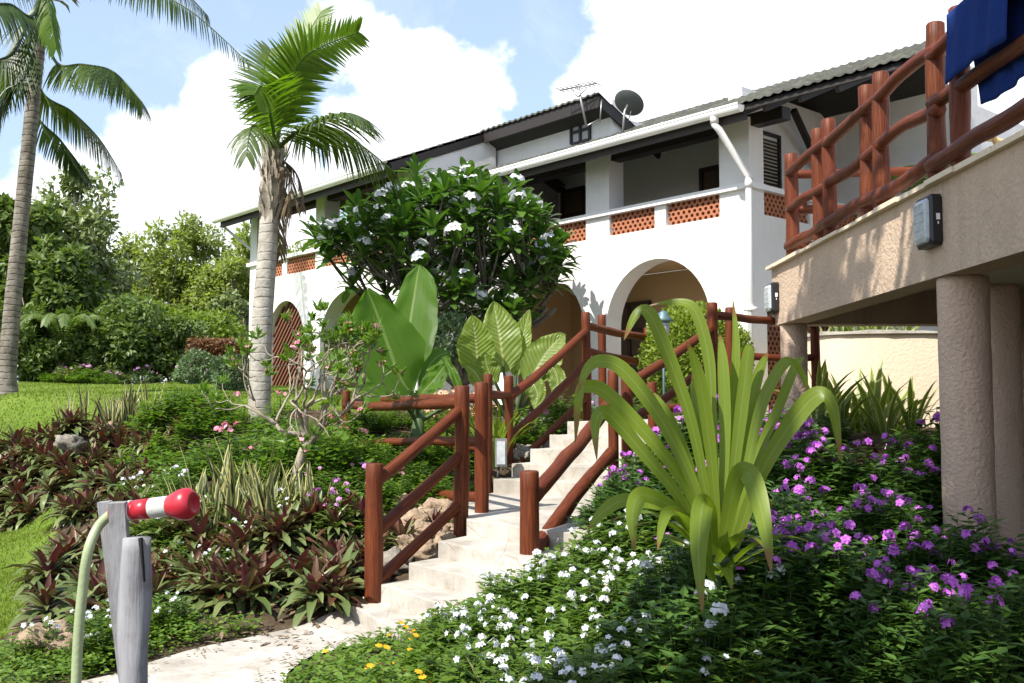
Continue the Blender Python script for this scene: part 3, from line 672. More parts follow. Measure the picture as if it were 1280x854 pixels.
# bulkhead lamps on the edge beam
M['lamp_glass'] = plain('frosted_lamp_glass', (.42, .45, .47), .25, 0, .5, 14)
def bulkhead(label, y0, y1, z0, z1, x):
    t = thing('wall_lamp', label, 'lamp', (x, (y0 + y1) / 2, z0))
    m = MB(); c = .03
    def ring(xx, g): return [V((xx, y0 + g, z0 + g + c)), V((xx, y0 + g + c, z0 + g)), V((xx, y1 - g - c, z0 + g)), V((xx, y1 - g, z0 + g + c)), V((xx, y1 - g, z1 - g - c)), V((xx, y1 - g - c, z1 - g)), V((xx, y0 + g + c, z1 - g)), V((xx, y0 + g, z1 - g - c))]
    def loft(rs):
        k = len(m.v)
        for r_ in rs: m.v.extend(r_)
        for i in range(len(rs) - 1):
            for j in range(8): m.face([k + i * 8 + j, k + i * 8 + (j + 1) % 8, k + (i + 1) * 8 + (j + 1) % 8, k + (i + 1) * 8 + j])
        m.face([k + (len(rs) - 1) * 8 + j for j in range(8)])
    loft([ring(x, 0), ring(x - .075, 0), ring(x - .095, .02)]); m.build('housing', M['black_plastic'], t)
    m = MB(); loft([ring(x - .09, .025), ring(x - .115, .035), ring(x - .125, .06)])
    m.build('lens', M['lamp_glass'], t)
    m = MB()
    for q in range(5): zq = z0 + .07 + (z1 - z0 - .14) * q / 4; m.box(x - .128, x - .12, y0 + .07, y1 - .07, zq - .004, zq + .004)
    m.build('ribs', M['lamp_glass'], t)
    m = MB(); m.box(x - .05, x - .02, y0 - .002, y0, z0 + .2, z0 + .25); m.box(x - .04, x - .03, y0 - .002, y0, z0 + .165, z0 + .185); m.build('sticker', M['paint'], t)
bulkhead('rectangular black wall lamp on the deck beam above the near column', 7.78, 8.10, 2.86, 3.27, 3.398)
bulkhead('rectangular black wall lamp at the far corner of the deck beam', 12.6, 12.92, 2.77, 3.16, 3.398)
# short post and cane chair standing on the deck
mb = MB(); log(mb, (4.55, 9.6, 3.38), (4.55, 9.6, 4.02), .085, 41, 14, .01); o_ = mb.build('bollard', M['log'], None, True, V((4.55, 9.6, 3.38))); tag(o_, 'short red-brown log stump standing on the deck', 'stump')
M['cane'] = plain('cane', (.62, .40, .16), .4); M['teal'] = plain('teal_cushion', (.03, .22, .26), .9)
ch = thing('sun_lounger', 'cane lounger with teal cushion on the deck behind the railing', 'lounger', (4.4, 8.6, 3.386))
mb = MB()
for y in (8.25, 8.95):
    mb.tube(spline([(4.0, y, 3.62), (4.5, y, 3.66), (5.0, y, 3.72), (5.35, y, 4.1)], 14), .025, 8); 
    mb.tube([(4.1, y, 3.39), (4.1, y, 3.64)], .022, 8); mb.tube([(5.1, y, 3.39), (5.1, y, 3.8)], .022, 8)
    mb.tube(spline([(4.15, y, 3.64), (4.05, y, 3.9), (4.3, y, 4.02), (4.6, y, 3.94), (4.75, y, 3.7)], 16), .024, 8)
mb.tube([(4.0, 8.25, 3.62), (4.0, 8.95, 3.62)], .024, 8); mb.tube([(5.35, 8.25, 4.1), (5.35, 8.95, 4.1)], .024, 8); mb.build('frame', M['cane'], ch, True)
mb = MB(); mb.box(4.02, 5.0, 8.29, 8.91, 3.66, 3.75); mb.build('cushion', M['teal'], ch)
# retaining wall behind the deck
random.seed(11)
rw = spline([(4.7, 16.8, 0), (4.65, 15.8, 0), (4.85, 15.2, 0), (5.4, 14.9, 0), (6.6, 14.8, 0), (9.5, 14.8, 0)], 40)
def wallstrip(m, ring_in, ring_out, z0, z1, dz=None):
    n = len(ring_in); k = len(m.v)
    for i in range(n):
        e = dz[i] if dz else 0
        m.v += [ring_in[i] + V((0, 0, z0)), ring_out[i] + V((0, 0, z0)), ring_out[i] + V((0, 0, z1 + e)), ring_in[i] + V((0, 0, z1 + e))]
    for i in range(n - 1):
        for j in range(4): m.face([k + 4 * i + j, k + 4 * i + (j + 1) % 4, k + 4 * i + 4 + (j + 1) % 4, k + 4 * i + 4 + j])
    m.face([k, k + 1, k + 2, k + 3]); m.face([k + 4 * n - 4 + j for j in (3, 2, 1, 0)])
nr = []
for i in range(len(rw)):
    d = (rw[min(i + 1, 39)] - rw[max(i - 1, 0)]).normalized(); nr.append(V((-d.y, d.x, 0)))
rt = thing('retaining_wall', 'curved cream roughcast garden wall below the deck', 'wall', (4.9, 14.2, 1.2))
mb = MB(); wallstrip(mb, rw, [p + n_ * .25 for p, n_ in zip(rw, nr)], .9, 2.66); mb.build('wall', M['cream_wall'], rt)
mb = MB(); wallstrip(mb, [p - n_ * (.05 + .015 * noise.noise(p * 5)) for p, n_ in zip(rw, nr)], [p + n_ * .3 for p, n_ in zip(rw, nr)], 2.662, 2.71, [.03 * noise.noise(p * 3) for p in rw]); mb.build('coping', M['paving'], rt)

# ------------------------------------------------------------------ path and garden steps
LP = [V((-2.1, 5.0, 0)), V((-2.75, 5.7, 0)), V((-2.45, 6.4, 0)), V((-2.0, 7.15, 0)), V((-1.36, 7.9, 0)), V((-1.2, 8.2, 0))]
RP = [V((-1.1, 4.9, 0)), V((-1.35, 5.9, 0)), V((-1.35, 6.6, 0)), V((-1.1, 7.0, 0)), V((-.55, 7.0, 0)), V((.2, 7.2, 0))]
l_ = spline(LP, 24); r_ = spline(RP, 24); mb = MB()
for i in range(23):
    for j in range(6):
        def pt(a, b): p = l_[a].lerp(r_[a], b / 6); return V((p.x + .04 * noise.noise(V((p.x * 3, p.y * 3, b))), p.y, H(p.x, p.y) + .02 + .008 * noise.noise(p * 4)))
        mb.poly([pt(i, j), pt(i, j + 1), pt(i + 1, j + 1), pt(i + 1, j)])
po_ = mb.build('path', M['paving']); tag(po_, kind='structure')
ST = thing('garden_steps', 'whitewashed stone garden steps climbing between log railings to the terrace', 'steps', (-.9, 8, -.1))
Lf = [(-1.31, 7.98), (-1.06, 8.02), (-.835, 8.18), (-.616, 8.42), (-.394, 8.75)]; Rt = [(-.75, 6.95), (-.35, 7.0), (-.02, 7.15), (.2, 7.4), (.55, 7.75)]
Zs = [.04, .18, .32, .46, .60]
SL = Lf + [(-.62, 10.3), (-.21, 11.4)]; 
def slab(name, ring, z, th=.45):
    m = MB(); n = len(ring)
    cx = sum(p[0] for p in ring) / n; cy = sum(p[1] for p in ring) / n
    # rounded, slightly uneven nosing
    fine = []
    for i in range(n):
        a = ring[i]; b = ring[(i + 1) % n]; L = math.hypot(b[0] - a[0], b[1] - a[1]); k = max(1, int(L / .12))
        for j in range(k):
            q = j / k; fine.append((a[0] + (b[0] - a[0]) * q + .012 * noise.noise(V((a[0] + q * L * 3, a[1], z))), a[1] + (b[1] - a[1]) * q + .012 * noise.noise(V((a[0], a[1] + q * L * 3, z + 3)))))
    k = len(fine); rings = []
    for g_, zz in ((0, z - th), (0, z - .008), (.003, z - .002), (.010, z)):
        rings.append([V((x + (cx - x) * g_ / max(.2, math.hypot(x - cx, y - cy)), y + (cy - y) * g_ / max(.2, math.hypot(x - cx, y - cy)), zz + (.006 * noise.noise(V((x * 4, y * 4, 0))) if zz > z - .1 else 0))) for x, y in fine])
    for r in rings: m.v.extend(r)
    for i in range(3):
        for j in range(k): m.face([i * k + j, i * k + (j + 1) % k, (i + 1) * k + (j + 1) % k, (i + 1) * k + j])
    m.face([3 * k + j for j in range(k)]); return m.build(name, M['paving'], ST)
for i in range(4):
    a, b = Lf[i], Lf[i + 1]; c, d = Rt[i + 1], Rt[i]; e = .12
    ll = (b[0] + (b[0] - a[0]) * .3, b[1] + .1); rr = (c[0] + .1, c[1] + .15)
    slab('step', [d, c, rr, ll, a] if False else [a, d, rr, ll], Zs[i])
slab('landing', [(-.394, 8.75), (.55, 7.75), (1.0, 8.7), (1.15, 10.5), (1.3, 11.0), (-.1, 11.7), (-.32, 11.2), (-.5, 10.2)], .60)
UL = [(-.21, 11.4), (0, 11.65), (.22, 11.9), (.46, 12.2), (.69, 12.5), (.95, 12.85)]; UR = [(1.2, 10.5), (1.45, 10.75), (1.7, 11.0), (1.95, 11.35), (2.2, 11.7), (2.45, 12.1)]
for i in range(5):
    z = .76 + .158 * i; a, b, c, d = UL[i], UL[i + 1], UR[i + 1], UR[i]
    ov = .1 if i < 4 else .5
    slab('step', [a, d, (c[0] + ov * .7, c[1] + ov * .7), (b[0] + ov * .7, b[1] + ov * .7)], z)
# railings of the garden
A = (-1.10, 8.02); B = (-.46, 8.95); Cc = (-.28, 9.35); Lp = (-2.15, 12.9); Dd = (-.28, 11.45); E_ = (-.03, 12.05); Fp = (1.0, 13.35); G = (1.3, 14.3)
Mm = (.13, 7.72); Ii = (1.22, 10.6); Hp = (1.04, 10.35); J = (1.62, 11.5); N = (2.42, 12.0); O_ = (2.9, 13.2)
def v3(p, z): return V((p[0], p[1], z))
railing('log railing beside the lowest steps, left side, rising to the landing', [(*A, -.15, 1.12, .072), (*B, .3, 1.76, .07)],
        [(v3(A, .98), v3(B, 1.56), .052), (v3(A, .57), v3(B, 1.15), .052), (v3(A, .17), v3(B, .72), .052)])
railing('log fence with two long level rails across the flower bed left of the landing', [(*Lp, .6, 1.77, .057), (*Cc, .3, 1.80, .068)],
        [(v3(Lp, 1.60), v3(B, 1.62), .055), (v3((-2.1, 13.1), 1.62), v3(Cc, 1.66), .05), (v3(Lp, 1.06), v3(Cc, 1.25), .05), (v3((-2.1, 13.1), 1.1), v3(Dd, 1.1), .05), (v3((-1.2, 11), .62), v3(Cc, .74), .055)])
railing('log railing beside the upper steps, left side, below the arches', [(*Dd, .4, 1.94, .055), (*E_, .5, 1.94, .058), (*Fp, 1.2, 2.83, .062)],
        [(v3(Dd, 1.72), v3(E_, 1.72), .05), (v3(E_, 1.70), v3(Fp, 2.60), .056), (v3(E_, 1.20), v3(Fp, 2.16), .054), (v3(E_, .8), v3(Fp, 1.72), .05)])
railing('log railing on the right of the steps with a short thick bottom post', [(*Mm, 0, 1.08, .077), (*Hp, .4, 1.95, .058), (*Ii, .4, 1.95, .065)],
        [(v3(Mm, .86), v3(Hp, 1.66), .066), (v3(Mm, .42), v3(Hp, 1.12), .066)])
railing('log railing beside the upper steps, right side, behind the large lily', [(*J, .7, 1.85, .055), (*N, 1.2, 2.82, .066)],
        [(v3(Ii, 1.80), v3(N, 2.52), .055), (v3(Ii, 1.40), v3(N, 2.1), .05), (v3(J, 1.55), v3(N, 1.65), .05)])
P2 = (2.0, 14.6)
railing('log railing on the terrace in front of the dark arch', [(*G, 1.3, 2.88, .06), (*P2, 1.3, 2.72, .055)],
        [(v3(Fp, 2.66), v3(P2, 2.58), .055), (v3(Fp, 2.32), v3(P2, 2.22), .055)])
railing('log railing on the terrace between the clipped bush and the deck', [(*O_, 1.25, 2.88, .062), (4.1, 13.45, 1.25, 2.7, .06)],
        [(v3(N, 2.68), v3((4.1, 13.45), 2.68), .052), (v3(O_, 2.28), v3((4.1, 13.45), 2.24), .052), (v3(O_, 1.75), v3((4.1, 13.45), 1.75), .05)])
# small lamps by the steps
ln = thing('garden_lantern', 'blue-grey metal lantern on a post in front of the clipped bush', 'lantern', (1.98, 13.35, 1.35))
M['verdigris'] = plain('verdigris', (.10, .17, .19), .5, .3)
lz = P(829, 398, 13.0); mb = MB(); mb.tube([(lz.x, 13.0, 1.3), (lz.x, 13.0, lz.z - .22)], .016, 8); mb.build('stem', M['verdigris'], ln, True)
mb = MB(); mb.lathe([(.03, -.02), (.13, 0), (.14, .015), (.07, .07), (.065, .11), (.03, .13), (.005, .15)], 16, V((lz.x, 13.0, lz.z - .04))); mb.build('cap', M['verdigris'], ln, True)
mb = MB(); mb.lathe([(.05, -.2), (.075, -.19), (.085, -.03), (.08, -.02)], 14, V((lz.x, 13.0, lz.z - .04))); mb.build('glass', M['lamp_glass'], ln, True)
pl = thing('step_light', 'small pale box lamp on the post at the foot of the upper steps', 'lamp', (-.2, 11.3, .75))
q0 = P(627, 566, 11.35); fb = lambda a, b, c: V((q0.x + a, q0.y + b, q0.z + c))
mb = MB(); mb.box(-.075, .06, .0, .08, -.16, .16, fb); mb.build('housing', M['metal'], pl)
mb = MB(); mb.box(-.055, .04, -.02, -.002, -.13, .13, fb); mb.build('lens', M['lamp_glass'], pl)
mb = MB(); mb.tube([fb(-.03, .04, -.16), fb(-.05, .04, -.3), fb(-.05, .04, -.55)], .015, 6); mb.build('stem', M['dark_metal'], pl, True)

# ------------------------------------------------------------------ fire hose on its post
Yh = 3.55
def greywood():
    m, t, o = newmat('weathered_grey_wood'); p = pos(t); mp = t.n('ShaderNodeMapping'); t.l(p, mp.inputs[0]); mp.inputs['Scale'].default_value = (1, 1, .07)
    g = t.noise(mp.outputs[0], 70, 5, .65); b = t.noise(p, 7, 5, .65)
    c = t.mix(t.m('MULTIPLY', g, .8), (.18, .18, .19), (.43, .435, .455)); c = t.mix(t.ramp(b, [(.5, 0), (.75, .6)]), c, (.11, .09, .075))
    bsdf(t, o, c, .8, g, .5, .008, spec=.2); return m
M['weathered'] = greywood()
M['crack'] = plain('split_in_the_wood', (.012, .011, .01), .9)
M['red'] = plain('red_plastic', (.40, .018, .032), .35, 0, .15, 8, .05); M['band'] = plain('pale_plastic', (.50, .52, .48), .35); M['hose'] = plain('green_hose', (.30, .36, .20), .4, 0, .08)
hp = thing('wooden_post', 'split grey wooden post with a forked bracket beside the path', 'post', (P(167, 800, Yh).x, Yh, -.1))
tp = P(171, 672, Yh); bt = V((tp.x + .004, Yh, -.12))
mb = MB(); pts = []; rr = []
for i in range(30):
    q = i / 29; pts.append(bt.lerp(tp, q)); rr.append(.051 * (1 + .05 * math.sin(q * 9)) * (1 if q < .97 else .97))
mb.tube(pts, rr, 14, wob=.2, seed=3); mb.build('shaft', M['weathered'], hp, True)
mb = MB(); p = P(174, 673, Yh - .053); q_ = P(179, 728, Yh - .055)
mb.v += [p + V((-.004, 0, 0)), p + V((.006, 0, 0)), q_ + V((.001, 0, 0)), p + V((-.004, .02, 0)), p + V((.006, .02, 0)), q_ + V((.001, .02, 0)), ]
mb.face([0, 1, 2]); mb.face([3, 5, 4]); mb.face([0, 2, 5, 3]); mb.face([1, 4, 5, 2]); mb.face([0, 3, 4, 1]); mb.build('crack', M['crack'], hp)
mb = MB(); mb.bar(P(162, 850, Yh + .09), P(147, 628, Yh - .0), .058, .03, V((0, 1, .1))); mb.build('bracket_board', M['weathered'], hp)
mb = MB(); mb.bar(P(158, 850, Yh + .16), P(131, 627, Yh + .1), .045, .03, V((0, 1, .1))); mb.build('bracket_board', M['weathered'], hp)
hs = thing('fire_hose', 'green hose with red and white nozzle resting on the forked bracket', 'fire hose', tuple(P(150, 640, Yh)))
a = P(140, 641, Yh + .05); ax = (P(243, 629, Yh - .02) - a).normalized(); L = (P(243, 629, Yh - .02) - a).length
def seg(name, mat, q0, q1, prof):
    m = MB(); m.lathe([(r, L * (q0 + (q1 - q0) * z)) for r, z in prof], 24, a, ax); return m.build(name, M[mat], nz if name != 'nozzle' else hs, True)
nz = seg('nozzle', 'red', .0, .485, [(.0, 0), (.032, .02), (.034, .5), (.034, .55), (.031, .56), (.031, .6), (.036, .62), (.036, 1)])
seg('tip', 'red', .70, 1.0, [(.036, 0), (.038, .02), (.054, .45), (.057, .62), (.056, .8), (.044, .97), (.036, 1), (.03, .98), (.02, .9), (.0, .9)])
seg('band', 'band', .485, .70, [(.036, 0), (.0365, .02), (.0365, .98), (.036, 1)])
seg('ring', 'band', .215, .25, [(.034, 0), (.037, .1), (.037, .9), (.034, 1)])
mb = MB(); hpth = spline([a + ax * .01, P(136, 645, Yh + .05), P(122, 660, Yh + .04), P(110, 690, Yh), P(103, 740, Yh), P(97, 810, Yh), P(94, 900, Yh), P(92, 1060, Yh + .05)], 50); mb.tube(hpth, .0175, 14); mb.build('hose', M['hose'], hs, True)
# ------------------------------------------------------------------ leaf and petal materials
M['rhoeo'] = leafmat('rhoeo_leaf', (.09, .14, .035), (.21, .24, .085), .14, (1.2, 1.0, .7), .36, under=(.12, .045, .042), rib=(.12, .15, .08), ribw=.10, spec=.3)
M['rhoeo_red'] = leafmat('rhoeo_young_leaf', (.085, .026, .020), (.13, .075, .030), .18, (1.4, .8, .6), .38, under=(.12, .026, .045), spec=.3)
M['sanse'] = leafmat('snake_plant_leaf', (.055, .085, .045), (.13, .16, .075), .1, None, .5, edge=((.50, .46, .18), .30), spec=.3)
M['crinum'] = leafmat('lily_leaf', (.15, .225, .024), (.235, .31, .04), .42, (1.5, 1.55, .5), .36, tip=True, rib=(.24, .31, .08), ribw=.05, spec=.3)
M['banana'] = leafmat('banana_leaf', (.08, .175, .018), (.115, .215, .028), .42, (1.4, 1.8, .5), .35, rib=(.26, .34, .12), ribw=.035, vein=24, spec=.28)
M['alocasia'] = leafmat('elephant_ear_leaf', (.17, .25, .04), (.24, .32, .065), .45, (1.5, 1.6, .7), .38, rib=(.42, .46, .22), ribw=.04, vein=4.5, spec=.4)
M['vinca_leaf'] = leafmat('periwinkle_leaf', (.075, .145, .018), (.16, .25, .035), .36, None, .4, spec=.3)
M['vinca_dark'] = leafmat('dark_periwinkle_leaf', (.042, .10, .018), (.105, .19, .036), .28, None, .42, spec=.28)
M['cover'] = leafmat('ground_cover_leaf', (.080, .165, .014), (.17, .26, .03), .3, None, .38)
M['bright'] = leafmat('bright_shrub_leaf', (.090, .19, .018), (.18, .28, .04), .38, None, .38)
M['pale'] = leafmat('pale_green_leaf', (.10, .17, .085), (.19, .26, .13), .25, None, .5)
M['clip'] = leafmat('clipped_bush_leaf', (.15, .22, .022), (.27, .34, .05), .4, None, .45)
M['frangi'] = leafmat('frangipani_leaf', (.045, .115, .018), (.115, .21, .04), .25, (1.5, 1.8, .5), .28, rib=(.14, .2, .07), ribw=.06, spec=.4)
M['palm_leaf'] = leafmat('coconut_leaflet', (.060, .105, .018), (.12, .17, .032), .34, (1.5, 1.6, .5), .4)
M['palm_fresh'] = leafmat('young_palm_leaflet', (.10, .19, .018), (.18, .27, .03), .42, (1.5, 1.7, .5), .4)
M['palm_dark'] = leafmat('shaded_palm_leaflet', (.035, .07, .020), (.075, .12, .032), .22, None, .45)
M['dead'] = leafmat('dead_frond', (.17, .115, .065), (.33, .25, .16), .15, (1, .9, .7), .7)
M['tree_dark'] = leafmat('dark_tree_leaf', (.085, .145, .03), (.19, .25, .065), .32, None, .42)
M['tree_mid'] = leafmat('glossy_tree_leaf', (.12, .17, .05), (.25, .295, .12), .25, None, .36)
M['tree_neem'] = leafmat('feathery_tree_leaf', (.20, .26, .055), (.31, .36, .11), .45, None, .5)
M['bush_yel'] = leafmat('yellow_green_leaf', (.13, .21, .02), (.22, .29, .035), .35, None, .45)
M['hedge_red'] = leafmat('copper_hedge_leaf', (.14, .048, .022), (.20, .12, .035), .25, (1.4, 1, .6), .45)
M['varieg'] = leafmat('striped_lily_leaf', (.13, .20, .035), (.22, .28, .06), .35, None, .42, edge=((.52, .55, .28), .36))
M['croton'] = leafmat('dark_red_leaf', (.035, .012, .014), (.075, .022, .020), .12, (1.3, .8, .8), .35)
M['p_white'] = petalmat('white_petal', (.80, .80, .80), (.72, .74, .78)); M['p_purple'] = petalmat('violet_petal', (.46, .10, .56), (.60, .20, .68))
M['p_pink'] = petalmat('pink_petal', (.80, .16, .32), (.86, .42, .52)); M['p_mauve'] = petalmat('mauve_petal', (.66, .25, .62), (.74, .40, .70))
M['p_yellow'] = petalmat('yellow_petal', (.72, .36, .015), (.80, .48, .03)); M['p_orange'] = petalmat('orange_petal', (.74, .36, .24), (.80, .55, .38))
def barkmat(name, a, b, ring=0, ringf=.8):
    m, t, o = newmat(name); p = pos(t); n = t.noise(p, 6, 7, .7); c = t.ramp(n, [(.3, a), (.65, b)]); h = n
    if ring:
        s = t.n('ShaderNodeSeparateXYZ'); t.l(p, s.inputs[0])
        z = t.m('ADD', t.m('MULTIPLY', s.outputs[2], ring), t.m('MULTIPLY', t.noise(p, 3, 2), .9)); f = t.m('FRACT', z)
        k = t.ramp(f, [(0, 1), (.12, .1), (.85, 0), (1, 1)]); k = t.m('MULTIPLY', k, t.ramp(t.noise(p, 9, 3), [(.35, .2), (.6, 1)])); c = t.mix(t.m('MULTIPLY', k, ringf), c, tuple(x * .35 for x in a)); h = t.m('SUBTRACT', n, t.m('MULTIPLY', k, ringf))
    bsdf(t, o, c, .9, h, .8, .03, spec=.15); return m
M['coco_bark'] = barkmat('ringed_palm_bark', (.24, .215, .18), (.46, .43, .38), 7.5, .45)
M['coco_bark_dark'] = barkmat('rough_ringed_bark', (.10, .085, .07), (.29, .26, .22), 9)
M['sheath'] = barkmat('fibrous_palm_sheath', (.20, .16, .12), (.52, .47, .40))
M['grey_bark'] = barkmat('grey_bark', (.16, .13, .10), (.40, .35, .29)); M['dark_bark'] = barkmat('dark_branch_bark', (.06, .05, .042), (.17, .15, .125)); M['rose_bark'] = barkmat('pale_grey_bark', (.15, .125, .09), (.38, .335, .26)); M['pale_bark'] = barkmat('pale_bark', (.36, .32, .27), (.58, .54, .48))
M['stem'] = plain('green_stem', (.045, .085, .022), .6)

def place(proto, x, y, z=None, rz=None, sc=1, label=None, group=None, first=False, tilt=0):
    o = proto if first else copy_tree(proto)
    o.location = (x, y, H(x, y) - .02 if z is None else z); o.rotation_euler = (U(-tilt, tilt), U(-tilt, tilt), U(0, 6.28) if rz is None else rz); o.scale = (sc, sc, sc)
    if label: o['label'] = label
    if group: o['group'] = group
    return o
class Kind:                                    # prototypes of one plant; the first place() uses the prototype itself
    def __init__(s, protos): s.p = protos; s.used = [False] * len(protos)
    def put(s, x, y, label, group, z=None, rz=None, sc=1, i=None, tilt=.08):
        i = random.randrange(len(s.p)) if i is None else i
        f = not s.used[i]; s.used[i] = True
        return place(s.p[i], x, y, z, rz, sc, label, group, f, tilt)
    def done(s):
        for p, u in zip(s.p, s.used):
            if not u: remove_tree(p)
def rdir(): 
    while True:
        v = V((U(-1, 1), U(-1, 1), U(-1, 1)))
        if .05 < v.length < 1: return v.normalized()

# ---- small plants (built at the origin)
def rhoeo(seed, n=30, L=.30, spread=1.0):
    random.seed(seed); t = thing('rhoeo_plant', 'x', 'plant')
    mb = MB(); mr = MB()
    for i in range(n):
        q = i / n; az = i * 2.4 + U(-.2, .2); el = R(2 + 66 * q) + U(-.15, .15); l = L * U(.8, 1.15) * (1 - .35 * q)
        b = mb if q < .84 and random.random() > .06 else mr
        b.leaf((.015 * math.cos(az), .015 * math.sin(az), .06 + .10 * q), az, el, l, l * U(.21, .27), U(.6, 1.3) if q < .65 else U(.1, .6), 4, .22, 'lance', U(-.25, .25))
    child('leaves', mb.data('leaves', M['rhoeo']), t); child('young_leaves', mr.data('young_leaves', M['rhoeo_red']), t)
    s = MB(); s.tube([(0, 0, -.15), (0, 0, .12)], .02, 6); child('stem', s.data('stem', M['stem']), t); return t
KR = Kind([rhoeo(s, n, L) for s, n, L in ((1, 28, .32), (2, 34, .30), (3, 26, .36), (4, 36, .27), (5, 30, .33))])
def sanse(seed, n=16, hgt=.55, w=.055):
    random.seed(seed); t = thing('snake_plant', 'x', 'plant'); mb = MB()
    for i in range(n):
        az = U(0, 6.28); r = U(0, .13); mb.leaf((r * math.cos(az), r * math.sin(az), -.04), az, R(U(68, 88)), hgt * U(.6, 1.2), w * U(.8, 1.25), U(-.05, .35), 5, .2, 'strap', U(-.8, .8))
    child('leaves', mb.data('leaves', M['sanse']), t); return t
KS = Kind([sanse(s) for s in (1, 2, 3)] + [sanse(4, 12, .75, .05)])
def flower5(mb, p, nrm, r, cup=.25, n=5):
    a0 = U(0, 6.28); u = nrm.orthogonal().normalized(); v = nrm.cross(u)
    for i in range(n):
        a = a0 + 2 * math.pi * i / n; d = u * math.cos(a) + v * math.sin(a); s = u * -math.sin(a) + v * math.cos(a); k = len(mb.v)
        mb.v.extend([p, p + d * r * .55 + s * r * .38 + nrm * r * cup * .5, p + d * r + s * r * .16 + nrm * r * cup * U(-.1, .5), p + d * r - s * r * .16 + nrm * r * cup * U(-.1, .5), p + d * r * .55 - s * r * .38 + nrm * r * cup * .5])
        mb.face([k, k + 1, k + 2, k + 3, k + 4])
def head(seed, r, n, sp, mat, nm='flower'):    # a flower head: several five-petalled flowers, facing up and out
    random.seed(seed); mb = MB()
    for i in range(n):
        d = V((U(-1, 1), U(-1, 1), U(.2, 1))).normalized(); flower5(mb, V((d.x, d.y, d.z * .6)) * sp, d, r * U(.8, 1.15), .25)
    return mb.data(nm, M[mat], False)
HW = [head(s, .032, n, .030, 'p_white') for s, n in ((1, 3), (2, 4), (3, 5), (4, 2))]
HP = [head(s, .026, n, .024, 'p_purple') for s, n in ((5, 5), (6, 6), (7, 4), (8, 3))]
HM = [head(s, .022, n, .018, 'p_mauve') for s, n in ((9, 5), (10, 4))]
HK = [head(s, .032, n, .03, 'p_pink') for s, n in ((11, 4), (12, 3))]
HY = [head(s, .017, 2, .006, 'p_yellow') for s in (13,)]
def dome(rx, rz, nclump, per, L, Wd, mb, st, droop=.1, seed=0, low=.0):
    """foliage of a low bush: shoots that rise from the base and carry whorls of leaves; returns shoot tips"""
    tips = []
    for i in range(nclump):
        az = U(0, 6.28); q = math.sqrt(U(0.02, 1)); zt = rz * (1 - .75 * q * q) * U(.72, 1.12)
        tip = V((rx * q * math.cos(az), rx * q * math.sin(az), zt)); base = V((tip.x * .25, tip.y * .25, -.03)); mid = base.lerp(tip, .5) + V((tip.x * .12, tip.y * .12, .0))
        if st is not None: st.tube([base, mid, tip], [.004, .0035, .002], 4, False)
        for j in range(per):
            f = 1 - (j / per) ** 1.2 * .85; p = mid.lerp(tip, (f - .3) / .7) if f > .3 else base.lerp(mid, f / .3)
            a = j * 2.4 + U(-.4, .4); d = V((math.cos(a), math.sin(a), U(.0, .75) - droop)).normalized(); n_ = V((-d.x * d.z, -d.y * d.z, 1)).normalized() + rdir() * .25
            l = L * U(.7, 1.2); mb.diamond(p, d, n_.normalized(), l, Wd * U(.8, 1.2) * l / L)
        tips.append(tip)
    return tips
def bush(name, cat, seed, leafm, rx, rz, ncl, per, L, Wd, heads=None, nh=0, hs=1.0, hup=.03, hname='flower'):
    random.seed(seed); t = thing(name, 'x', cat); mb = MB(); st = MB()
    tips = dome(rx, rz, ncl, per, L, Wd, mb, st)
    child('leaves', mb.data('leaves', M[leafm], False), t); child('stems', st.data('stems', M['stem']), t)
    random.shuffle(tips); tips.sort(key=lambda p: -p.z * U(.5, 1.5))
    for p in tips[:nh]:
        child(hname, random.choice(heads), t, p + V((0, 0, hup)), (U(-.4, .4), U(-.4, .4), U(0, 6)), hs * U(.8, 1.25))
    return t
KVW = Kind([bush('white_periwinkle', 'flowers', 20 + i, 'vinca_leaf', .38, .44, 95, 15, .078, .036, HW, n, .68) for i, n in enumerate((6, 7, 4))])
KVP = Kind([bush('purple_periwinkle', 'flowers', 30 + i, 'vinca_dark', .40, .56, 100, 17, .085, .040, HP, n, .95) for i, n in enumerate((5, 7, 3))])
KLF = Kind([bush('white_periwinkle', 'flowers', 28 + i, 'vinca_dark', .38, .44, 95, 15, .078, .036, HW, 1, .7) for i in range(2)])
KVM = Kind([bush('mauve_periwinkle', 'flowers', 40 + i, 'vinca_leaf', .28, .36, 40, 12, .07, .032, HM, 4, .85) for i in range(2)])
KGR = Kind([bush('green_shrub', 'shrub', 50 + i, 'bright', .38, .52, 46, 11, .10, .045) for i in range(3)])
KPA = Kind([bush('pale_shrub', 'shrub', 55 + i, 'pale', .42, .6, 50, 12, .12, .06) for i in range(2)])
KPK = Kind([bush('pink_shrub', 'shrub', 60 + i, 'bright', .36, .5, 44, 10, .08, .035, HK, 3, .8) for i in range(2)])
KIX = Kind([bush('orange_shrub', 'shrub', 65, 'bush_yel', .4, .55, 50, 10, .08, .035, [head(14, .03, 6, .04, 'p_orange')], 14, 1.2)])
def strap(name, seed, mat, n, L, w, el0=45, el1=85, droop=1.0, r=.05):
    random.seed(seed); t = thing(name, 'x', 'plant'); mb = MB()
    for i in range(n):
        az = i * 2.4 + U(-.3, .3); mb.leaf((r * math.cos(az), r * math.sin(az), -.03), az, R(U(el0, el1)), L * U(.7, 1.15), w * U(.8, 1.2), U(.3, droop), 7, .12, 'strap', U(-.3, .3))
    child('leaves', mb.data('leaves', M[mat]), t); return t
KVL = Kind([strap('striped_lily', 70 + i, 'varieg', 11, .95, .09, 50, 86, .9) for i in range(3)])
KSG = Kind([strap('strappy_lily', 74 + i, 'crinum', 16, .8, .05, 60, 86, .9) for i in range(2)])
KCR = Kind([strap('red_cordyline', 77, 'croton', 26, .42, .075, 25, 85, .6)])
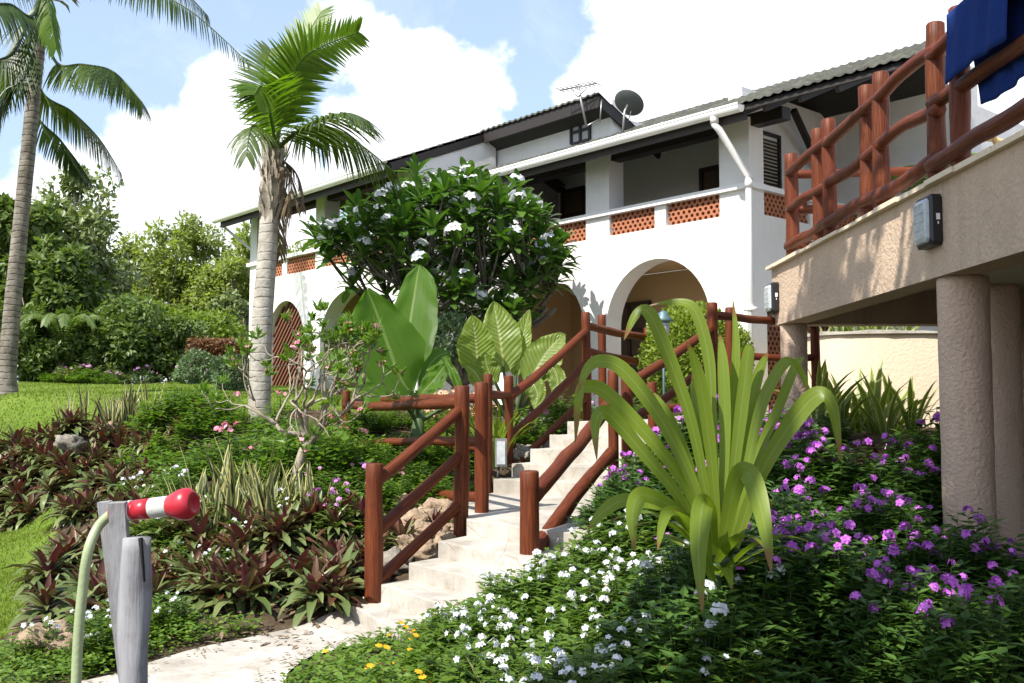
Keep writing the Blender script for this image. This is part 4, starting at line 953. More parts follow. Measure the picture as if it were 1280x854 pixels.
KYU = Kind([strap('striped_yucca', 78, 'sanse', 9, .5, .03, 50, 85, .25)])

def inpx(px, py, y): p = P(px, py, y); return p.x, p.y
# ---- purple bank on the far left
random.seed(101); GA = 'rhoeo plants of the left bank'
for i in range(95):
    x = U(-8.8, -5.0); y = U(13.2, 14.65)
    if x > -5.6 and y < 13.6: continue
    KR.put(x, y, 'purple and green rhoeo rosette packed on the steep bank between the two lawns', GA, sc=U(.95, 1.3), tilt=.35)
for i in range(16):
    x = U(-8.0, -4.6); KS.put(x, U(14.55, 15.0), 'tall striped snake plant at the top of the bank, against the upper lawn', 'snake plants of the left bank', sc=U(.65, .95))
# ---- rhoeo bed by the lower lawn and path
GB = 'rhoeo plants beside the lower lawn'; random.seed(102)
for i in range(46):
    q = U(0, 1); y = 7.35 + 5.4 * q; xe = float(np.interp(y, [6.5, 8.3, 10, 13.2], [-3.4, -4.0, -4.8, -5.5])); x = xe + U(.05, 1.1)
    KR.put(x, y, 'reddish rhoeo rosette at the edge of the lower lawn, behind the grey post', GB, sc=U(.85, 1.2), tilt=.25)
GC = 'rhoeo plants left of the lowest steps'
for i in range(58):
    px = U(190, 455); x = None; y = U(7.9, 9.5)
    x = (px - 640) / F * y
    if x > -1.32 + (y - 8) * .5 or y < 7.7 + max(0, (-1.4 - x)) * -.55: continue
    KR.put(x, y, 'rhoeo rosette with purple undersides in the bed left of the lowest steps', GC, sc=U(.9, 1.3), tilt=.22)
for px, y in ((455, 8.8), (470, 8.9), (490, 9.2), (520, 9.4), (545, 9.6), (505, 9.0)):
    KR.put((px - 640) / F * y, y, 'rhoeo rosette growing under the log railing of the lowest steps', 'rhoeo plants under the railing', sc=U(.7, 1.0))
# ---- snake plants, white and mauve flowers in the middle bed
random.seed(103)
for i in range(15):
    px = U(238, 345); y = U(9.3, 10.4); KS.put((px - 640) / F * y, y, 'cream-edged snake plant clump in the middle of the left bed', 'snake plants of the middle bed', sc=U(.9, 1.35))
for px, y in ((175, 11.4), (190, 11.0), (205, 11.8), (225, 10.6), (250, 9.4), (300, 9.0), (215, 9.2), (235, 8.8), (275, 8.6), (330, 10.0), (350, 9.6), (365, 9.4), (380, 10.0)):
    KVW.put((px - 640) / F * y, y, 'low bush of white periwinkle among the rhoeo and snake plants', 'white periwinkles of the left bed', sc=U(.7, .95))
for px, y in ((410, 9.6), (430, 9.9), (450, 9.7), (425, 9.3), (445, 10.4), (465, 10.6), (400, 10.4)):
    KVM.put((px - 640) / F * y, y, 'small mauve-flowered bush between the desert rose and the log fence', 'mauve flowers of the left bed', sc=U(.9, 1.2))
for px, y in ((300, 10.9), (325, 11.3), (345, 10.7), (362, 11.2), (385, 10.9), (405, 11.3), (425, 10.9), (440, 11.4), (315, 10.4), (335, 12.0), (370, 11.9), (410, 12.0), (280, 11.2), (255, 11.4), (230, 11.6)):
    (KPK if int(px) % 4 == 0 else KGR).put((px - 640) / F * y, y, 'pink-flowered shrub crowding round the desert rose' if int(px) % 4 == 0 else 'bright green leafy shrub crowding round the desert rose', 'pink shrubs round the desert rose' if int(px) % 4 == 0 else 'green shrubs round the desert rose', sc=U(.9, 1.25))
for px, y in ((355, 9.75), (378, 9.6), (398, 9.75), (340, 9.9)):
    KS.put((px - 640) / F * y, y, 'striped snake plant in front of the desert rose trunk', 'snake plants by the desert rose', sc=U(.7, .95))
for px, y in ((370, 9.9), (385, 9.85), (395, 10.0), (355, 10.05), (410, 10.1), (340, 10.3), (425, 10.2)):
    KGR.put((px - 640) / F * y, y, 'bright green leafy shrub hiding the foot of the desert rose', 'green shrubs below the desert rose', sc=U(.7, .95))
for px, y in ((230, 9.0), (260, 9.6), (285, 9.2), (310, 9.5), (345, 9.3), (200, 9.6), (180, 9.2), (222, 10.2)):
    KGR.put((px - 640) / F * y, y, 'bright green leafy shrub among the snake plants', 'green shrubs among the snake plants', sc=U(.45, .65))
for px, y in ((120, 6.9), (135, 6.7), (112, 6.5), (150, 7.1), (200, 7.2), (215, 7.35), (60, 6.6)):
    KVW.put((px - 640) / F * y, y, 'low white periwinkle beside the path behind the grey post', 'white periwinkles by the path', sc=U(.5, .75))
for px, y in ((215, 13.2), (240, 12.6), (262, 13.4), (285, 12.8), (300, 13.6), (330, 13.0), (250, 11.8), (355, 12.4), (395, 12.0), (420, 12.4), (320, 11.6), (295, 11.2), (345, 11.0)):
    KGR.put((px - 640) / F * y, y, 'bright green leafy shrub in the bed below the white palm trunk', 'green shrubs of the left bed', sc=U(.7, 1.0))
for px, y in ((455, 11.5), (480, 11.0), (505, 10.8), (530, 10.5), (550, 10.2), (475, 12.0), (520, 11.8), (560, 11.6), (580, 11.9), (495, 10.2)):
    KGR.put((px - 640) / F * y, y, 'bright green leafy shrub behind the level log fence', 'green shrubs behind the fence', sc=U(.65, .95))
for i in range(34):
    x = U(-5.7, -4.1); y = U(12.3, 14.6)
    (KR if i % 3 else KGR).put(x, y, 'rhoeo rosette on the slope right of the flat grey rock' if i % 3 else 'low green shrub on the slope right of the flat grey rock', 'rhoeo plants of the slope' if i % 3 else 'green shrubs of the slope', sc=U(.8, 1.1))
for i in range(22):
    y = U(10.6, 14.2); x = U(-2.9, -.9) * y / 12.5; KGR.put(x, y, 'bright green leafy shrub around the foot of the banana plant', 'green shrubs below the banana', sc=U(.5, .8))
for px, y in ((292, 13.9), (265, 11.4), (310, 10.8), (380, 12.6), (350, 14.0), (500, 10.0), (470, 9.9)):
    KPK.put((px - 640) / F * y, y, 'small shrub with pink flowers in the bed below the white palm trunk', 'pink-flowered shrubs of the left bed', sc=U(.7, 1.0))
for px, y in ((560, 13.6), (580, 13.9), (548, 14.4), (600, 14.6)):
    KIX.put((px - 640) / F * y, y, 'shrub with orange-pink flowers between the banana and the elephant ear', 'orange-flowered shrubs', sc=U(.9, 1.1))
for px, y in ((618, 11.9), (612, 12.3), (628, 12.6)):
    KSG.put((px - 640) / F * y, y, 'narrow-leaved green lily behind the small step light', 'green lilies by the upper steps', sc=U(.8, 1.1))
for px, y in ((690, 14.3), (712, 14.6), (740, 14.9), (675, 13.6), (760, 15.3), (775, 15.6)):
    KVM.put((px - 640) / F * y, y, 'mauve-flowered bush by the top of the upper steps', 'mauve flowers by the upper steps', sc=U(1.0, 1.4))
for px, y in ((650, 13.1), (670, 13.3), (700, 13.9), (725, 14.4), (640, 12.9), (790, 14.6), (815, 14.9)):
    KGR.put((px - 640) / F * y, y, 'green leafy shrub along the upper steps below the arches', 'green shrubs by the upper steps', sc=U(.7, 1.0))
# ---- white flower bed in the foreground
random.seed(104); GW = 'white periwinkles of the front bed'
n = 0
while n < 40:
    px = U(545, 900); y = U(4.7, 7.0); x = (px - 640) / F * y
    if x < .3 * (y - 6.6) * -1 - .55 and y > 6: continue
    if y > 6.4 and x < -.15: continue
    if y < 5.0 and px < 640: continue
    KVW.put(x, y, 'bushy white periwinkle in the front bed right of the steps', GW, sc=U(.75, 1.02)); n += 1
for px, y in ((655, 6.75), (680, 6.85), (705, 6.95), (728, 7.05), (752, 7.2), (770, 7.35), (700, 6.6), (735, 6.75), (640, 6.6), (780, 6.9)):
    KVW.put((px - 640) / F * y, y, 'bushy white periwinkle against the edge of the steps beside the short post', 'white periwinkles beside the steps', sc=U(.85, 1.1))
for px, y in ((565, 6.55), (585, 6.7), (605, 6.62), (625, 6.8), (560, 6.25), (590, 6.3), (640, 6.85), (615, 6.4)):
    KVW.put((px - 640) / F * y, y, 'white periwinkle spilling over the right edge of the lowest steps', 'white periwinkles over the lowest steps', sc=U(.75, .9))
for px, y in ((850, 5.15), (905, 5.1), (835, 5.5), (930, 5.35), (870, 5.0), (890, 4.95)):
    KLF.put((px - 640) / F * y, y, 'leafy white periwinkle with hardly a flower round the foot of the giant lily', 'white periwinkles round the lily', sc=U(1.05, 1.25))
for px, y in ((890, 5.9), (930, 5.75), (860, 5.85), (910, 5.45), (950, 5.5)):
    KLF.put((px - 640) / F * y, y, 'leafy white periwinkle behind the foot of the giant lily', 'white periwinkles behind the lily', sc=U(1.15, 1.35))
# ---- violet bed under the deck
for k in range(18):
    y = U(10.4, 12.6); x = U(-1.75, -.75) + (12 - y) * .12; KGR.put(x, y, 'bright green leafy shrub between the log fence and the banana', 'green shrubs by the log fence', sc=U(.6, .85))
GP = 'violet periwinkles under the deck'; n = 0
while n < 74:
    px = U(800, 1300); y = U(4.6, 10.2); x = (px - 640) / F * y
    if px < 930 and y < 6.6: continue
    if x < 1.45 and y > 7 and y < 10.4: 
        if x < .95 + (y - 7.7) * .38: continue
    if px < 1000 and y < 5.0: continue
    KVP.put(x, y, 'violet-flowered periwinkle bush in the shady bed in front of the deck columns', GP, sc=U(.9, 1.12) * (.62 if x > 2.95 and y < 8.6 else float(np.interp(y, [4.6, 7, 8.5, 10.2], [.9, 1.03, 1.25, 1.58])))); n += 1
for px, y in ((770, 8.9), (790, 8.6), (800, 9.3), (815, 9.9), (835, 9.2), (780, 8.2), (850, 10.3), (880, 9.6), (905, 10.5), (930, 9.9)):
    KVP.put((px - 640) / F * y, y, 'violet-flowered periwinkle bush beside the log railing, behind the large lily', 'violet periwinkles behind the lily', sc=U(.85, 1.1))
for px, y in ((840, 11.6), (870, 11.9), (900, 12.3), (935, 11.7), (960, 11.2), (985, 10.9), (1010, 10.6), (1030, 11.4)):
    KPA.put((px - 640) / F * y, y, 'pale grey-green shrub between the large lily and the deck', 'pale shrubs by the deck', sc=U(.55, .8))
for px, y in ((1012, 13.4), (1030, 13.9), (1050, 13.6), (1072, 14.1), (1092, 13.8), (1115, 14.2), (1138, 13.9), (1022, 12.6), (1060, 14.4), (1105, 13.3)):
    KVL.put((px - 640) / F * y, y, 'cream-striped lily with upright leaves in front of the garden wall', 'striped lilies below the deck', sc=U(.85, 1.15))
for px, y in ((1120, 10.3), (1145, 10.1), (1165, 10.5), (1172, 9.9), (1100, 10.4)):
    KCR.put((px - 640) / F * y, y, 'dark red cordyline beside the near deck column', 'red cordylines', sc=U(.9, 1.3))
for px, y, z in ((1015, 16.2, 2.1), (1032, 16.4, 2.2), (1055, 15.9, 2.5), (1075, 15.7, 2.5), (1100, 15.6, 2.5), (1130, 15.7, 2.5)):
    KVL.put((px - 640) / F * y, y, 'green lily growing on top of the garden wall', 'lilies on top of the garden wall', z=z, sc=.8)
for px, y in ((650, 4.75), (632, 5.0)):
    KYU.put((px - 640) / F * y, y, 'thin-leaved striped yucca in the low ground cover at the bottom of the photo', 'young yuccas', sc=.8)
for k in (KR, KS, KVW, KVP, KVM, KGR, KPA, KPK, KIX, KVL, KSG, KCR, KYU, KLF): k.done()

# ---- ground cover with yellow daisies, front left of the flower bed
random.seed(105); mb = MB(); my = MB()
for i in range(2600):
    y = U(4.6, 7.6); px = U(120, 1000); x = (px - 640) / F * y
    xl = float(np.interp(y, [4.6, 5.9, 6.6, 7.0, 7.6], [-1.1, -1.33, -1.33, -1.05, -.3])) + U(-.08, .1)
    if x < xl or x > 1.3 or (y > 7.0 and x > -.1) or (y > 6.9 and x > -.5 and y > 7.3): continue
    z = H(x, y); hgt = U(.04, .2) * min(1, .25 + (x - xl) * 1.6) + .015
    for j in range(8):
        a = U(0, 6.28); d = V((math.cos(a), math.sin(a), U(-.1, .6))).normalized(); mb.diamond(V((x + U(-.06, .06), y + U(-.06, .06), z + hgt * U(.3, 1.1))), d, (V((0, 0, 1)) + rdir() * .5).normalized(), U(.045, .075), U(.022, .034))
    if random.random() < .16 * max(0, noise.noise(V((x * 2.2, y * 2.2, 3))) + .25) * 2: flower5(my, V((x, y, z + hgt + .035)), (V((U(-.4, .4), -.3, 1))).normalized(), .023, .1, 7)
g_ = mb.build('ground_cover', M['cover']); tag(g_, 'low leafy green ground cover spreading over the bank beside the path', 'ground cover', kind='stuff')
g_ = my.build('yellow_daisies', M['p_yellow']); tag(g_, 'tiny yellow daisies dotted through the low ground cover', 'flowers', kind='stuff')
mb = MB()
for i in range(1300):                          # creeping cover at the lower left edge of the path
    y = U(5.6, 7.5); px = U(-20, 330); x = (px - 640) / F * y; xe = float(np.interp(y, [5.0, 5.7, 6.4, 7.15, 7.9], [-2.15, -2.8, -2.5, -2.05, -1.4]))
    if x > xe - .02 or x < xe - 1.3: continue
    z = H(x, y)
    for j in range(7):
        a = U(0, 6.28); mb.diamond(V((x + U(-.06, .06), y + U(-.06, .06), z + U(.01, .13))), V((math.cos(a), math.sin(a), U(-.1, .6))).normalized(), (V((0, 0, 1)) + rdir() * .5).normalized(), U(.035, .06), U(.018, .028))
g_ = mb.build('creeping_plants', M['cover']); tag(g_, 'creeping green plants along the left edge of the path', 'ground cover', kind='stuff')
# filler of fallen leaves and small growth in the beds
mb = MB()
for i in range(9000):
    x = U(-8.5, 4.2); y = U(7, 15)
    if lawn_mask(np.array(x), np.array(y))[0] or (-1.3 < x < 2.2 and abs(x - (y - 9.2) * .55) < 1.0): continue
    mb.diamond(V((x, y, H(x, y) + U(.005, .05))), V((U(-1, 1), U(-1, 1), U(-.1, .3))).normalized(), (V((0, 0, 1)) + rdir() * .4).normalized(), U(.05, .12), U(.02, .04))
g_ = mb.build('leaf_litter', M['dead']); tag(g_, 'dry brown fallen leaves covering the flower beds', 'leaf litter', kind='stuff')
mb = MB()
for i in range(260):                            # petals and leaves dropped on the path and steps
    k = random.randrange(24); q = U(0, 1); q = q * .25 if i % 2 else 1 - q * .25; a = l_[k].lerp(r_[k], q)
    mb.diamond(V((a.x, a.y, H(a.x, a.y) + .034)), V((U(-1, 1), U(-1, 1), U(0, .15))).normalized(), (V((0, 0, 1)) + rdir() * .2).normalized(), U(.025, .06), U(.012, .022))
g_ = mb.build('fallen_leaves', M['dead']); tag(g_, 'dry leaves dropped along the edges of the pale path', 'leaf litter', kind='stuff')
# ---- lawns
def grass(name, label, n, fx, hmin, hmax, w, want_low):
    mb = MB(); c = 0
    while c < n:
        k = n - c + 500; x, y = fx(k); m_, lo = lawn_mask(x, y); ok = m_ & (lo == want_low); x = x[ok][:n - c]; y = y[ok][:n - c]; z = hh(x, y)
        for a, b, e in zip(x.tolist(), y.tolist(), z.tolist()):
            t_ = U(0, 6.28); l = U(hmin, hmax); ww = w * U(.7, 1.3); cx_ = math.cos(t_); sx_ = math.sin(t_); i = len(mb.v)
            lx = U(-.6, .6) * l; ly = U(-.6, .6) * l
            mb.v += [(a - ww * cx_, b - ww * sx_, e - .004), (a + ww * cx_, b + ww * sx_, e - .004), (a + lx, b + ly, e + l)]
            mb.face([i, i + 1, i + 2])
        c += len(x)
    o = mb.build(name, M['grass']); tag(o, label, 'grass', kind='stuff')
M['grass'] = leafmat('grass_blade', (.17, .24, .024), (.23, .30, .042), .3, None, .55)
grass('lawn_grass', 'short sunny grass of the lower lawn at the left edge', 42000, lambda k: (np.random.uniform(-7.5, -3.3, k), np.random.uniform(7, 13.2, k)), .02, .05, .006, True)
grass('lawn_grass', 'short sunny grass of the upper lawn below the tall palm', 60000, lambda k: (np.random.uniform(-14, -2.4, k), 15 + 13.2 * np.random.uniform(0, 1, k) ** 1.6), .02, .05, .012, False)
# ---- rocks
def rock(label, x, y, r, mat, z=None, sq=.7, seed=0):
    mb = MB(); n = 26; m_ = 17; c = V((x, y, (H(x, y) if z is None else z) + r * sq * .4))
    for i in range(m_ + 1):
        for j in range(n):
            th = math.pi * i / m_; ph = 2 * math.pi * j / n; d = V((math.sin(th) * math.cos(ph), math.sin(th) * math.sin(ph), math.cos(th)))
            k = 1 + .5 * noise.noise(d * 1.7 + V((seed, 0, 0))) + .3 * noise.noise(d * 4 + V((seed, 3, 0))) + .16 * noise.noise(d * 9 + V((seed, 6, 0)))
            mb.v.append(c + V((d.x * r * k, d.y * r * k, d.z * r * sq * k)))
    for i in range(m_):
        for j in range(n): mb.face([i * n + j, (i + 1) * n + j, (i + 1) * n + (j + 1) % n, i * n + (j + 1) % n])
    o = mb.build('rock', M[mat], None, True, V((x, y, c.z))); tag(o, label, 'rock', 'rocks of the garden')
random.seed(106); i = 0
for px, y, r in ((512, 9.0, .16), (528, 9.2, .2), (548, 9.4, .17), (535, 8.8, .13), (560, 9.5, .15), (520, 9.6, .2), (545, 9.9, .2), (505, 9.5, .14), (556, 9.0, .12)):
    i += 3; rock('brown coral rock piled under the log railing of the lowest steps', (px - 640) / F * y, y, r, 'rock', seed=i)
for px, y, r in ((660, 12.4, .2), (675, 12.7, .22), (695, 13.0, .2), (715, 13.2, .17), (645, 12.3, .16), (470, 8.5, .15), (498, 8.7, .15)):
    i += 3; rock('dark coral rock edging the steps', (px - 640) / F * y, y, r, 'dark_rock', seed=i)
for k in range(26):
    y = U(8.7, 10.2); px = U(498, 572) + (y - 9.2) * 6; i += 3; rock('small brown coral stone in the heap under the log railing', (px - 640) / F * y, y, U(.05, .10), 'rock', seed=i, z=H((px - 640) / F * y, y) + U(0, .12))
rock('pale sunlit rock at the lower left beside the path', (72 - 640) / F * 6.7, 6.7, .22, 'rock', seed=77, sq=.8)
rock('flat grey rock on the bank between the two lawns', (88 - 640) / F * 13.9, 13.9, .2, 'dark_rock', z=.98, seed=81)
rock('brown rock at the top of the bank below the upper lawn', (137 - 640) / F * 14.6, 14.6, .17, 'rock', z=1.2, seed=85)

# ------------------------------------------------------------------ the large lily in front
lily = thing('giant_lily', 'large spider lily with long arching yellow-green leaves in front of the railing', 'plant', tuple(P(890, 690, 5.5)))
LV = [([(892, 680), (868, 550), (840, 464), (812, 399), (795, 400), (780, 431)], .125, 0), ([(896, 680), (890, 520), (885, 450), (868, 394), (845, 384), (812, 388)], .105, .2),
 ([(888, 680), (866, 610), (826, 530), (780, 470), (750, 458), (733, 470), (722, 498)], .135, -.1), ([(884, 680), (860, 620), (817, 560), (760, 500), (735, 490), (724, 500), (719, 562)], .14, 0),
 ([(880, 690), (850, 630), (808, 577), (763, 526), (750, 524), (744, 540), (746, 581)], .125, -.3), ([(903, 680), (908, 600), (915, 520), (920, 440), (916, 380)], .085, .3),
 ([(908, 680), (919, 580), (929, 497), (936, 444), (944, 444)], .115, .1), ([(915, 690), (934, 590), (953, 510), (981, 460), (1000, 470), (1012, 500)], .10, .1),
 ([(912, 680), (940, 590), (971, 520), (995, 462), (1006, 452)], .085, .4), ([(918, 690), (950, 600), (990, 534), (1022, 500), (1040, 515), (1051, 581)], .155, -.2),
 ([(903, 700), (912, 640), (925, 598), (940, 605), (955, 660), (964, 722)], .16, -.75), ([(892, 700), (887, 650), (881, 634), (876, 650), (873, 700), (878, 772)], .16, -.8),
 ([(888, 700), (850, 648), (810, 626), (796, 630), (790, 655), (793, 694)], .14, -.4), ([(888, 700), (840, 645), (784, 632), (755, 645), (735, 668)], .125, -.1),
 ([(888, 700), (860, 655), (838, 645), (828, 660), (822, 694)], .09, -.6), ([(900, 700), (930, 650), (950, 620), (965, 640)], .10, .4), ([(895, 700), (895, 600), (872, 520), (866, 470)], .10, .5),
 ([(900, 690), (906, 560), (904, 470), (900, 424)], .10, .1), ([(898, 690), (888, 570), (874, 480), (858, 432)], .11, -.15), ([(908, 690), (928, 560), (946, 480), (960, 446)], .10, .25), ([(890, 690), (862, 595), (836, 530), (812, 492)], .11, .2)]
random.seed(9)
for pts, wd, dy in LV:
    mb = MB(); n = 26; m_ = len(pts)
    pp = [P(px, py - 6, 5.5 + dy * (k / (m_ - 1)) ** 1.2) for k, (px, py) in enumerate(pts)]; c = spline(pp, n)
    sides = []; nr = []; wid = []
    hint = V((U(-.15, .15), -.85, .5)).normalized()
    for k in range(n):
        t_ = (c[min(k + 1, n - 1)] - c[max(k - 1, 0)]).normalized(); s_ = t_.cross(hint)
        if s_.length < .1: s_ = V((1, 0, 0))
        s_.normalize()
        if sides and s_.dot(sides[-1]) < 0: s_ = -s_
        if sides: s_ = (s_ + sides[-1] * 1.5).normalized()
        sides.append(s_); nr.append((t_.cross(s_) * (1 if t_.cross(s_).dot(hint) < 0 else -1)) * -1)
        q = k / (n - 1); wid.append(wd * .66 * (.5 + .5 * min(1, q * 2.4)) * (1 if q < .6 else max(.05, 1 - ((q - .6) / .4) ** 1.8)))
    mb.ribbon(c, wid, sides, .10, nr); lf = mb.build('leaf', M['crinum'], lily, True)
mb = MB(); b = P(893, 700, 5.5); random.seed(19)
for i in range(13):
    a = i * 2.4 + U(-.3, .3); mb.leaf((b.x + .04 * math.cos(a), b.y + .04 * math.sin(a), b.z - U(.0, .12)), a, R(U(15, 60)), U(.45, .75), U(.07, .10), U(.7, 1.5), 9, .12, 'strap', U(-.3, .3))
mb.build('basal_leaves', M['crinum'], lily, True)
mb = MB(); mb.tube([V((b.x, b.y, H(b.x, b.y) - .1)), b + V((0, 0, -.2)), b + V((.0, 0, -.02))], [.055, .05, .03], 12); mb.build('bulb', M['stem'], lily, True)

# ------------------------------------------------------------------ banana and elephant ear
def broad(par, mid, halfl, halfr, y0, dy, mat, name='leaf', ruff=.055, cup=.12, seed=0, petiole=None, nx_=7):
    """one broad leaf: midrib polyline in the picture, half widths in metres along it, depth from y0"""
    mb = MB(); n = 22; m_ = len(mid); c = spline([P(px, py, y0 + dy * k / (m_ - 1)) for k, (px, py) in enumerate(mid)], n); k0 = 0; grid = []
    nf = V((0, -.9, .42)).normalized()
    for k in range(n):
        t_ = (c[min(k + 1, n - 1)] - c[max(k - 1, 0)]).normalized(); s_ = t_.cross(nf).normalized(); up = s_.cross(t_).normalized(); q = k / (n - 1)
        wl = float(np.interp(q, np.linspace(0, 1, len(halfl)), halfl)); wr = float(np.interp(q, np.linspace(0, 1, len(halfr)), halfr))
        for j in range(-nx_, nx_ + 1):
            f = j / nx_; w_ = (wr if f > 0 else wl) * f * (1 + (.10 * noise.noise(V((q * 9, seed, 1 if f > 0 else 5))) if abs(f) > .6 else 0))
            mb.v.append(c[k] + s_ * w_ + up * (cup * abs(w_) + ruff * abs(f) * noise.noise(V((q * 7, f * 2 + seed, seed)))) + t_ * abs(w_) * .12)
    L = 2 * nx_ + 1
    for k in range(n - 1):
        for j in range(L - 1):
            a = k * L + j; mb.face([a, a + 1, a + L + 1, a + L], [(j / (L - 1), k / (n - 1)), ((j + 1) / (L - 1), k / (n - 1)), ((j + 1) / (L - 1), (k + 1) / (n - 1)), (j / (L - 1), (k + 1) / (n - 1))])
    o = mb.build(name, M[mat], par, True)
    if petiole:
        m2 = MB(); m2.tube(spline([petiole, P(*petiole_mid(mid), y0) if False else (V(petiole) + c[0]) / 2 + V((0, .03, .05)), c[0], c[2]], 12), [.03 - .0015 * i for i in range(12)], 8); m2.build('stalk', M['stem'], o, True, origin=parent_loc(o))
    return o
bx, by = inpx(522, 500, 12.2); bz = H(bx, by)
ban = thing('banana_plant', 'banana plant with broad upright green leaves behind the level log fence', 'plant', (bx, by, bz))
base = (bx, by, bz + .45)
mb = MB(); mb.tube([(bx, by, bz - .1), (bx, by, bz + .3), (bx + .02, by, bz + .6)], [.10, .085, .06], 12); mb.build('trunk', M['stem'], ban, True)
broad(ban, [(514, 492), (499, 470), (483, 425), (470, 388), (459, 362)], [.05, .30, .43, .38, .26, .02], [.05, .34, .42, .30, .16, .02], 12.1, -.3, 'banana', seed=1, petiole=base)
broad(ban, [(505, 470), (508, 435), (514, 392), (520, 355), (524, 331)], [.05, .20, .23, .21, .14, .01], [.1, .33, .36, .32, .22, .01], 12.35, .25, 'banana', seed=2, petiole=base)
broad(ban, [(528, 488), (535, 460), (548, 445), (562, 440)], [.03, .12, .14, .1, .01], [.03, .2, .22, .16, .01], 12.3, .3, 'banana', seed=3, petiole=base)
broad(ban, [(490, 490), (455, 468), (420, 452), (395, 446)], [.03, .12, .2, .17, .01], [.03, .16, .24, .17, .01], 12.2, .3, 'banana', seed=4, petiole=base)
broad(ban, [(520, 500), (536, 482), (548, 468), (556, 455)], [.03, .10, .12, .08, .01], [.03, .12, .16, .1, .01], 11.9, -.1, 'banana', seed=5, petiole=base)
broad(ban, [(580, 505), (572, 480), (562, 458), (553, 446)], [.03, .05, .06, .04, .01], [.03, .05, .06, .04, .01], 12.0, .1, 'banana', seed=6, petiole=base)
broad(ban, [(500, 505), (478, 498), (455, 490), (440, 492)], [.03, .10, .14, .1, .01], [.03, .10, .14, .1, .01], 11.9, -.2, 'banana', seed=7, petiole=base)
ax_, ay_ = inpx(640, 490, 13.4); az_ = H(ax_, ay_)
alo = thing('elephant_ear', 'elephant ear plant with big pale yellow-green veined leaves below the arches', 'plant', (ax_, ay_, az_)); base = (ax_, ay_, az_ + .15)
ov = [.10, .30, .33, .28, .17, .01]; sc_ = lambda k: [v * k for v in ov]
broad(alo, [(597, 470), (596, 440), (594, 418), (590, 394)], sc_(.82), sc_(.75), 13.3, -.1, 'alocasia', seed=11, cup=.2, petiole=base)
broad(alo, [(630, 466), (626, 430), (622, 405), (617, 377)], sc_(.85), sc_(.9), 13.45, .1, 'alocasia', seed=12, cup=.2, petiole=base)
broad(alo, [(645, 470), (650, 440), (655, 415), (662, 387)], sc_(.55), sc_(.42), 13.5, .1, 'alocasia', seed=13, cup=.25, petiole=base)
broad(alo, [(660, 480), (674, 455), (688, 435), (706, 417)], sc_(.78), sc_(.85), 13.4, .15, 'alocasia', seed=14, cup=.2, petiole=base)
broad(alo, [(660, 470), (668, 482), (672, 495), (668, 512)], sc_(.4), sc_(.5), 13.2, -.1, 'alocasia', seed=15, cup=.15, petiole=base)
broad(alo, [(690, 455), (696, 470), (697, 485), (692, 500)], sc_(.35), sc_(.4), 13.3, -.1, 'alocasia', seed=16, cup=.15, petiole=base)
broad(alo, [(605, 485), (597, 470), (590, 462), (580, 456)], sc_(.45), sc_(.4), 13.1, -.1, 'alocasia', seed=17, cup=.2, petiole=base)
broad(alo, [(620, 480), (610, 462), (607, 450), (606, 440)], sc_(.5), sc_(.5), 13.2, -.05, 'alocasia', seed=18, cup=.2, petiole=base)

# ------------------------------------------------------------------ desert rose: bare twisting pale branches, small leaves, pink flowers
random.seed(21); dx, dy_ = inpx(378, 600, 10.3); dz = H(dx, dy_)
des = thing('desert_rose', 'gnarled desert rose with bare pale branches and a few pink flowers', 'shrub', (dx, dy_, dz))
mb = MB(); fl = []; lf = MB()
def grow(p, d, L, r, depth):
    n = 6; pts = [p]; q = p.copy()
    for i in range(n): d = (d + rdir() * .42 + V((0, 0, .07))).normalized(); q = q + d * L / n; pts.append(q.copy())
    mb.tube(pts, [r * (1 - .35 * i / n) for i in range(n + 1)], 6 if depth > 1 else 9)
    if depth >= 4:
        for j in range(17):
            a = rdir(); a.z = abs(a.z); lf.diamond(q + rdir() * .03, (d * .5 + a).normalized(), rdir(), U(.07, .12), .034)
        fl.append(q); return
    for j in range(3 if depth < 2 else random.choice((2, 2, 3))):
        nd = (d + rdir() * .95 + V((0, 0, .10))).normalized(); grow(q, nd, L * U(.7, .98), r * .62, depth + 1)
pb = V((dx - .1, dy_, dz - .1))
mb.tube(spline([pb, pb + V((.0, 0, .25)), P(378, 565, 10.3), P(395, 545, 10.3)], 10), [.075, .07, .066, .06, .055, .05, .046, .043, .04, .037], 12, wob=.2)
c = P(390, 552, 10.3)
for d, L in (((-.55, -.2, .75), .5), ((.2, .1, 1), .5), ((.75, -.1, .5), .5), ((-.95, -.25, .18), .5), ((-.2, -.6, .6), .42), ((.35, -.3, .85), .45)):
    grow(c.copy(), V(d).normalized(), L * .95, .027, 1)
mb.build('branches', M['rose_bark'], des, True); lf.build('leaves', M['bright'], des)
random.shuffle(fl)
for q in fl[:34]: child('flower', random.choice(HK), des, q - V(des.location) + V((0, 0, .02)), (U(-.6, .6), U(-.6, .6), U(0, 6)), U(.8, 1.2))

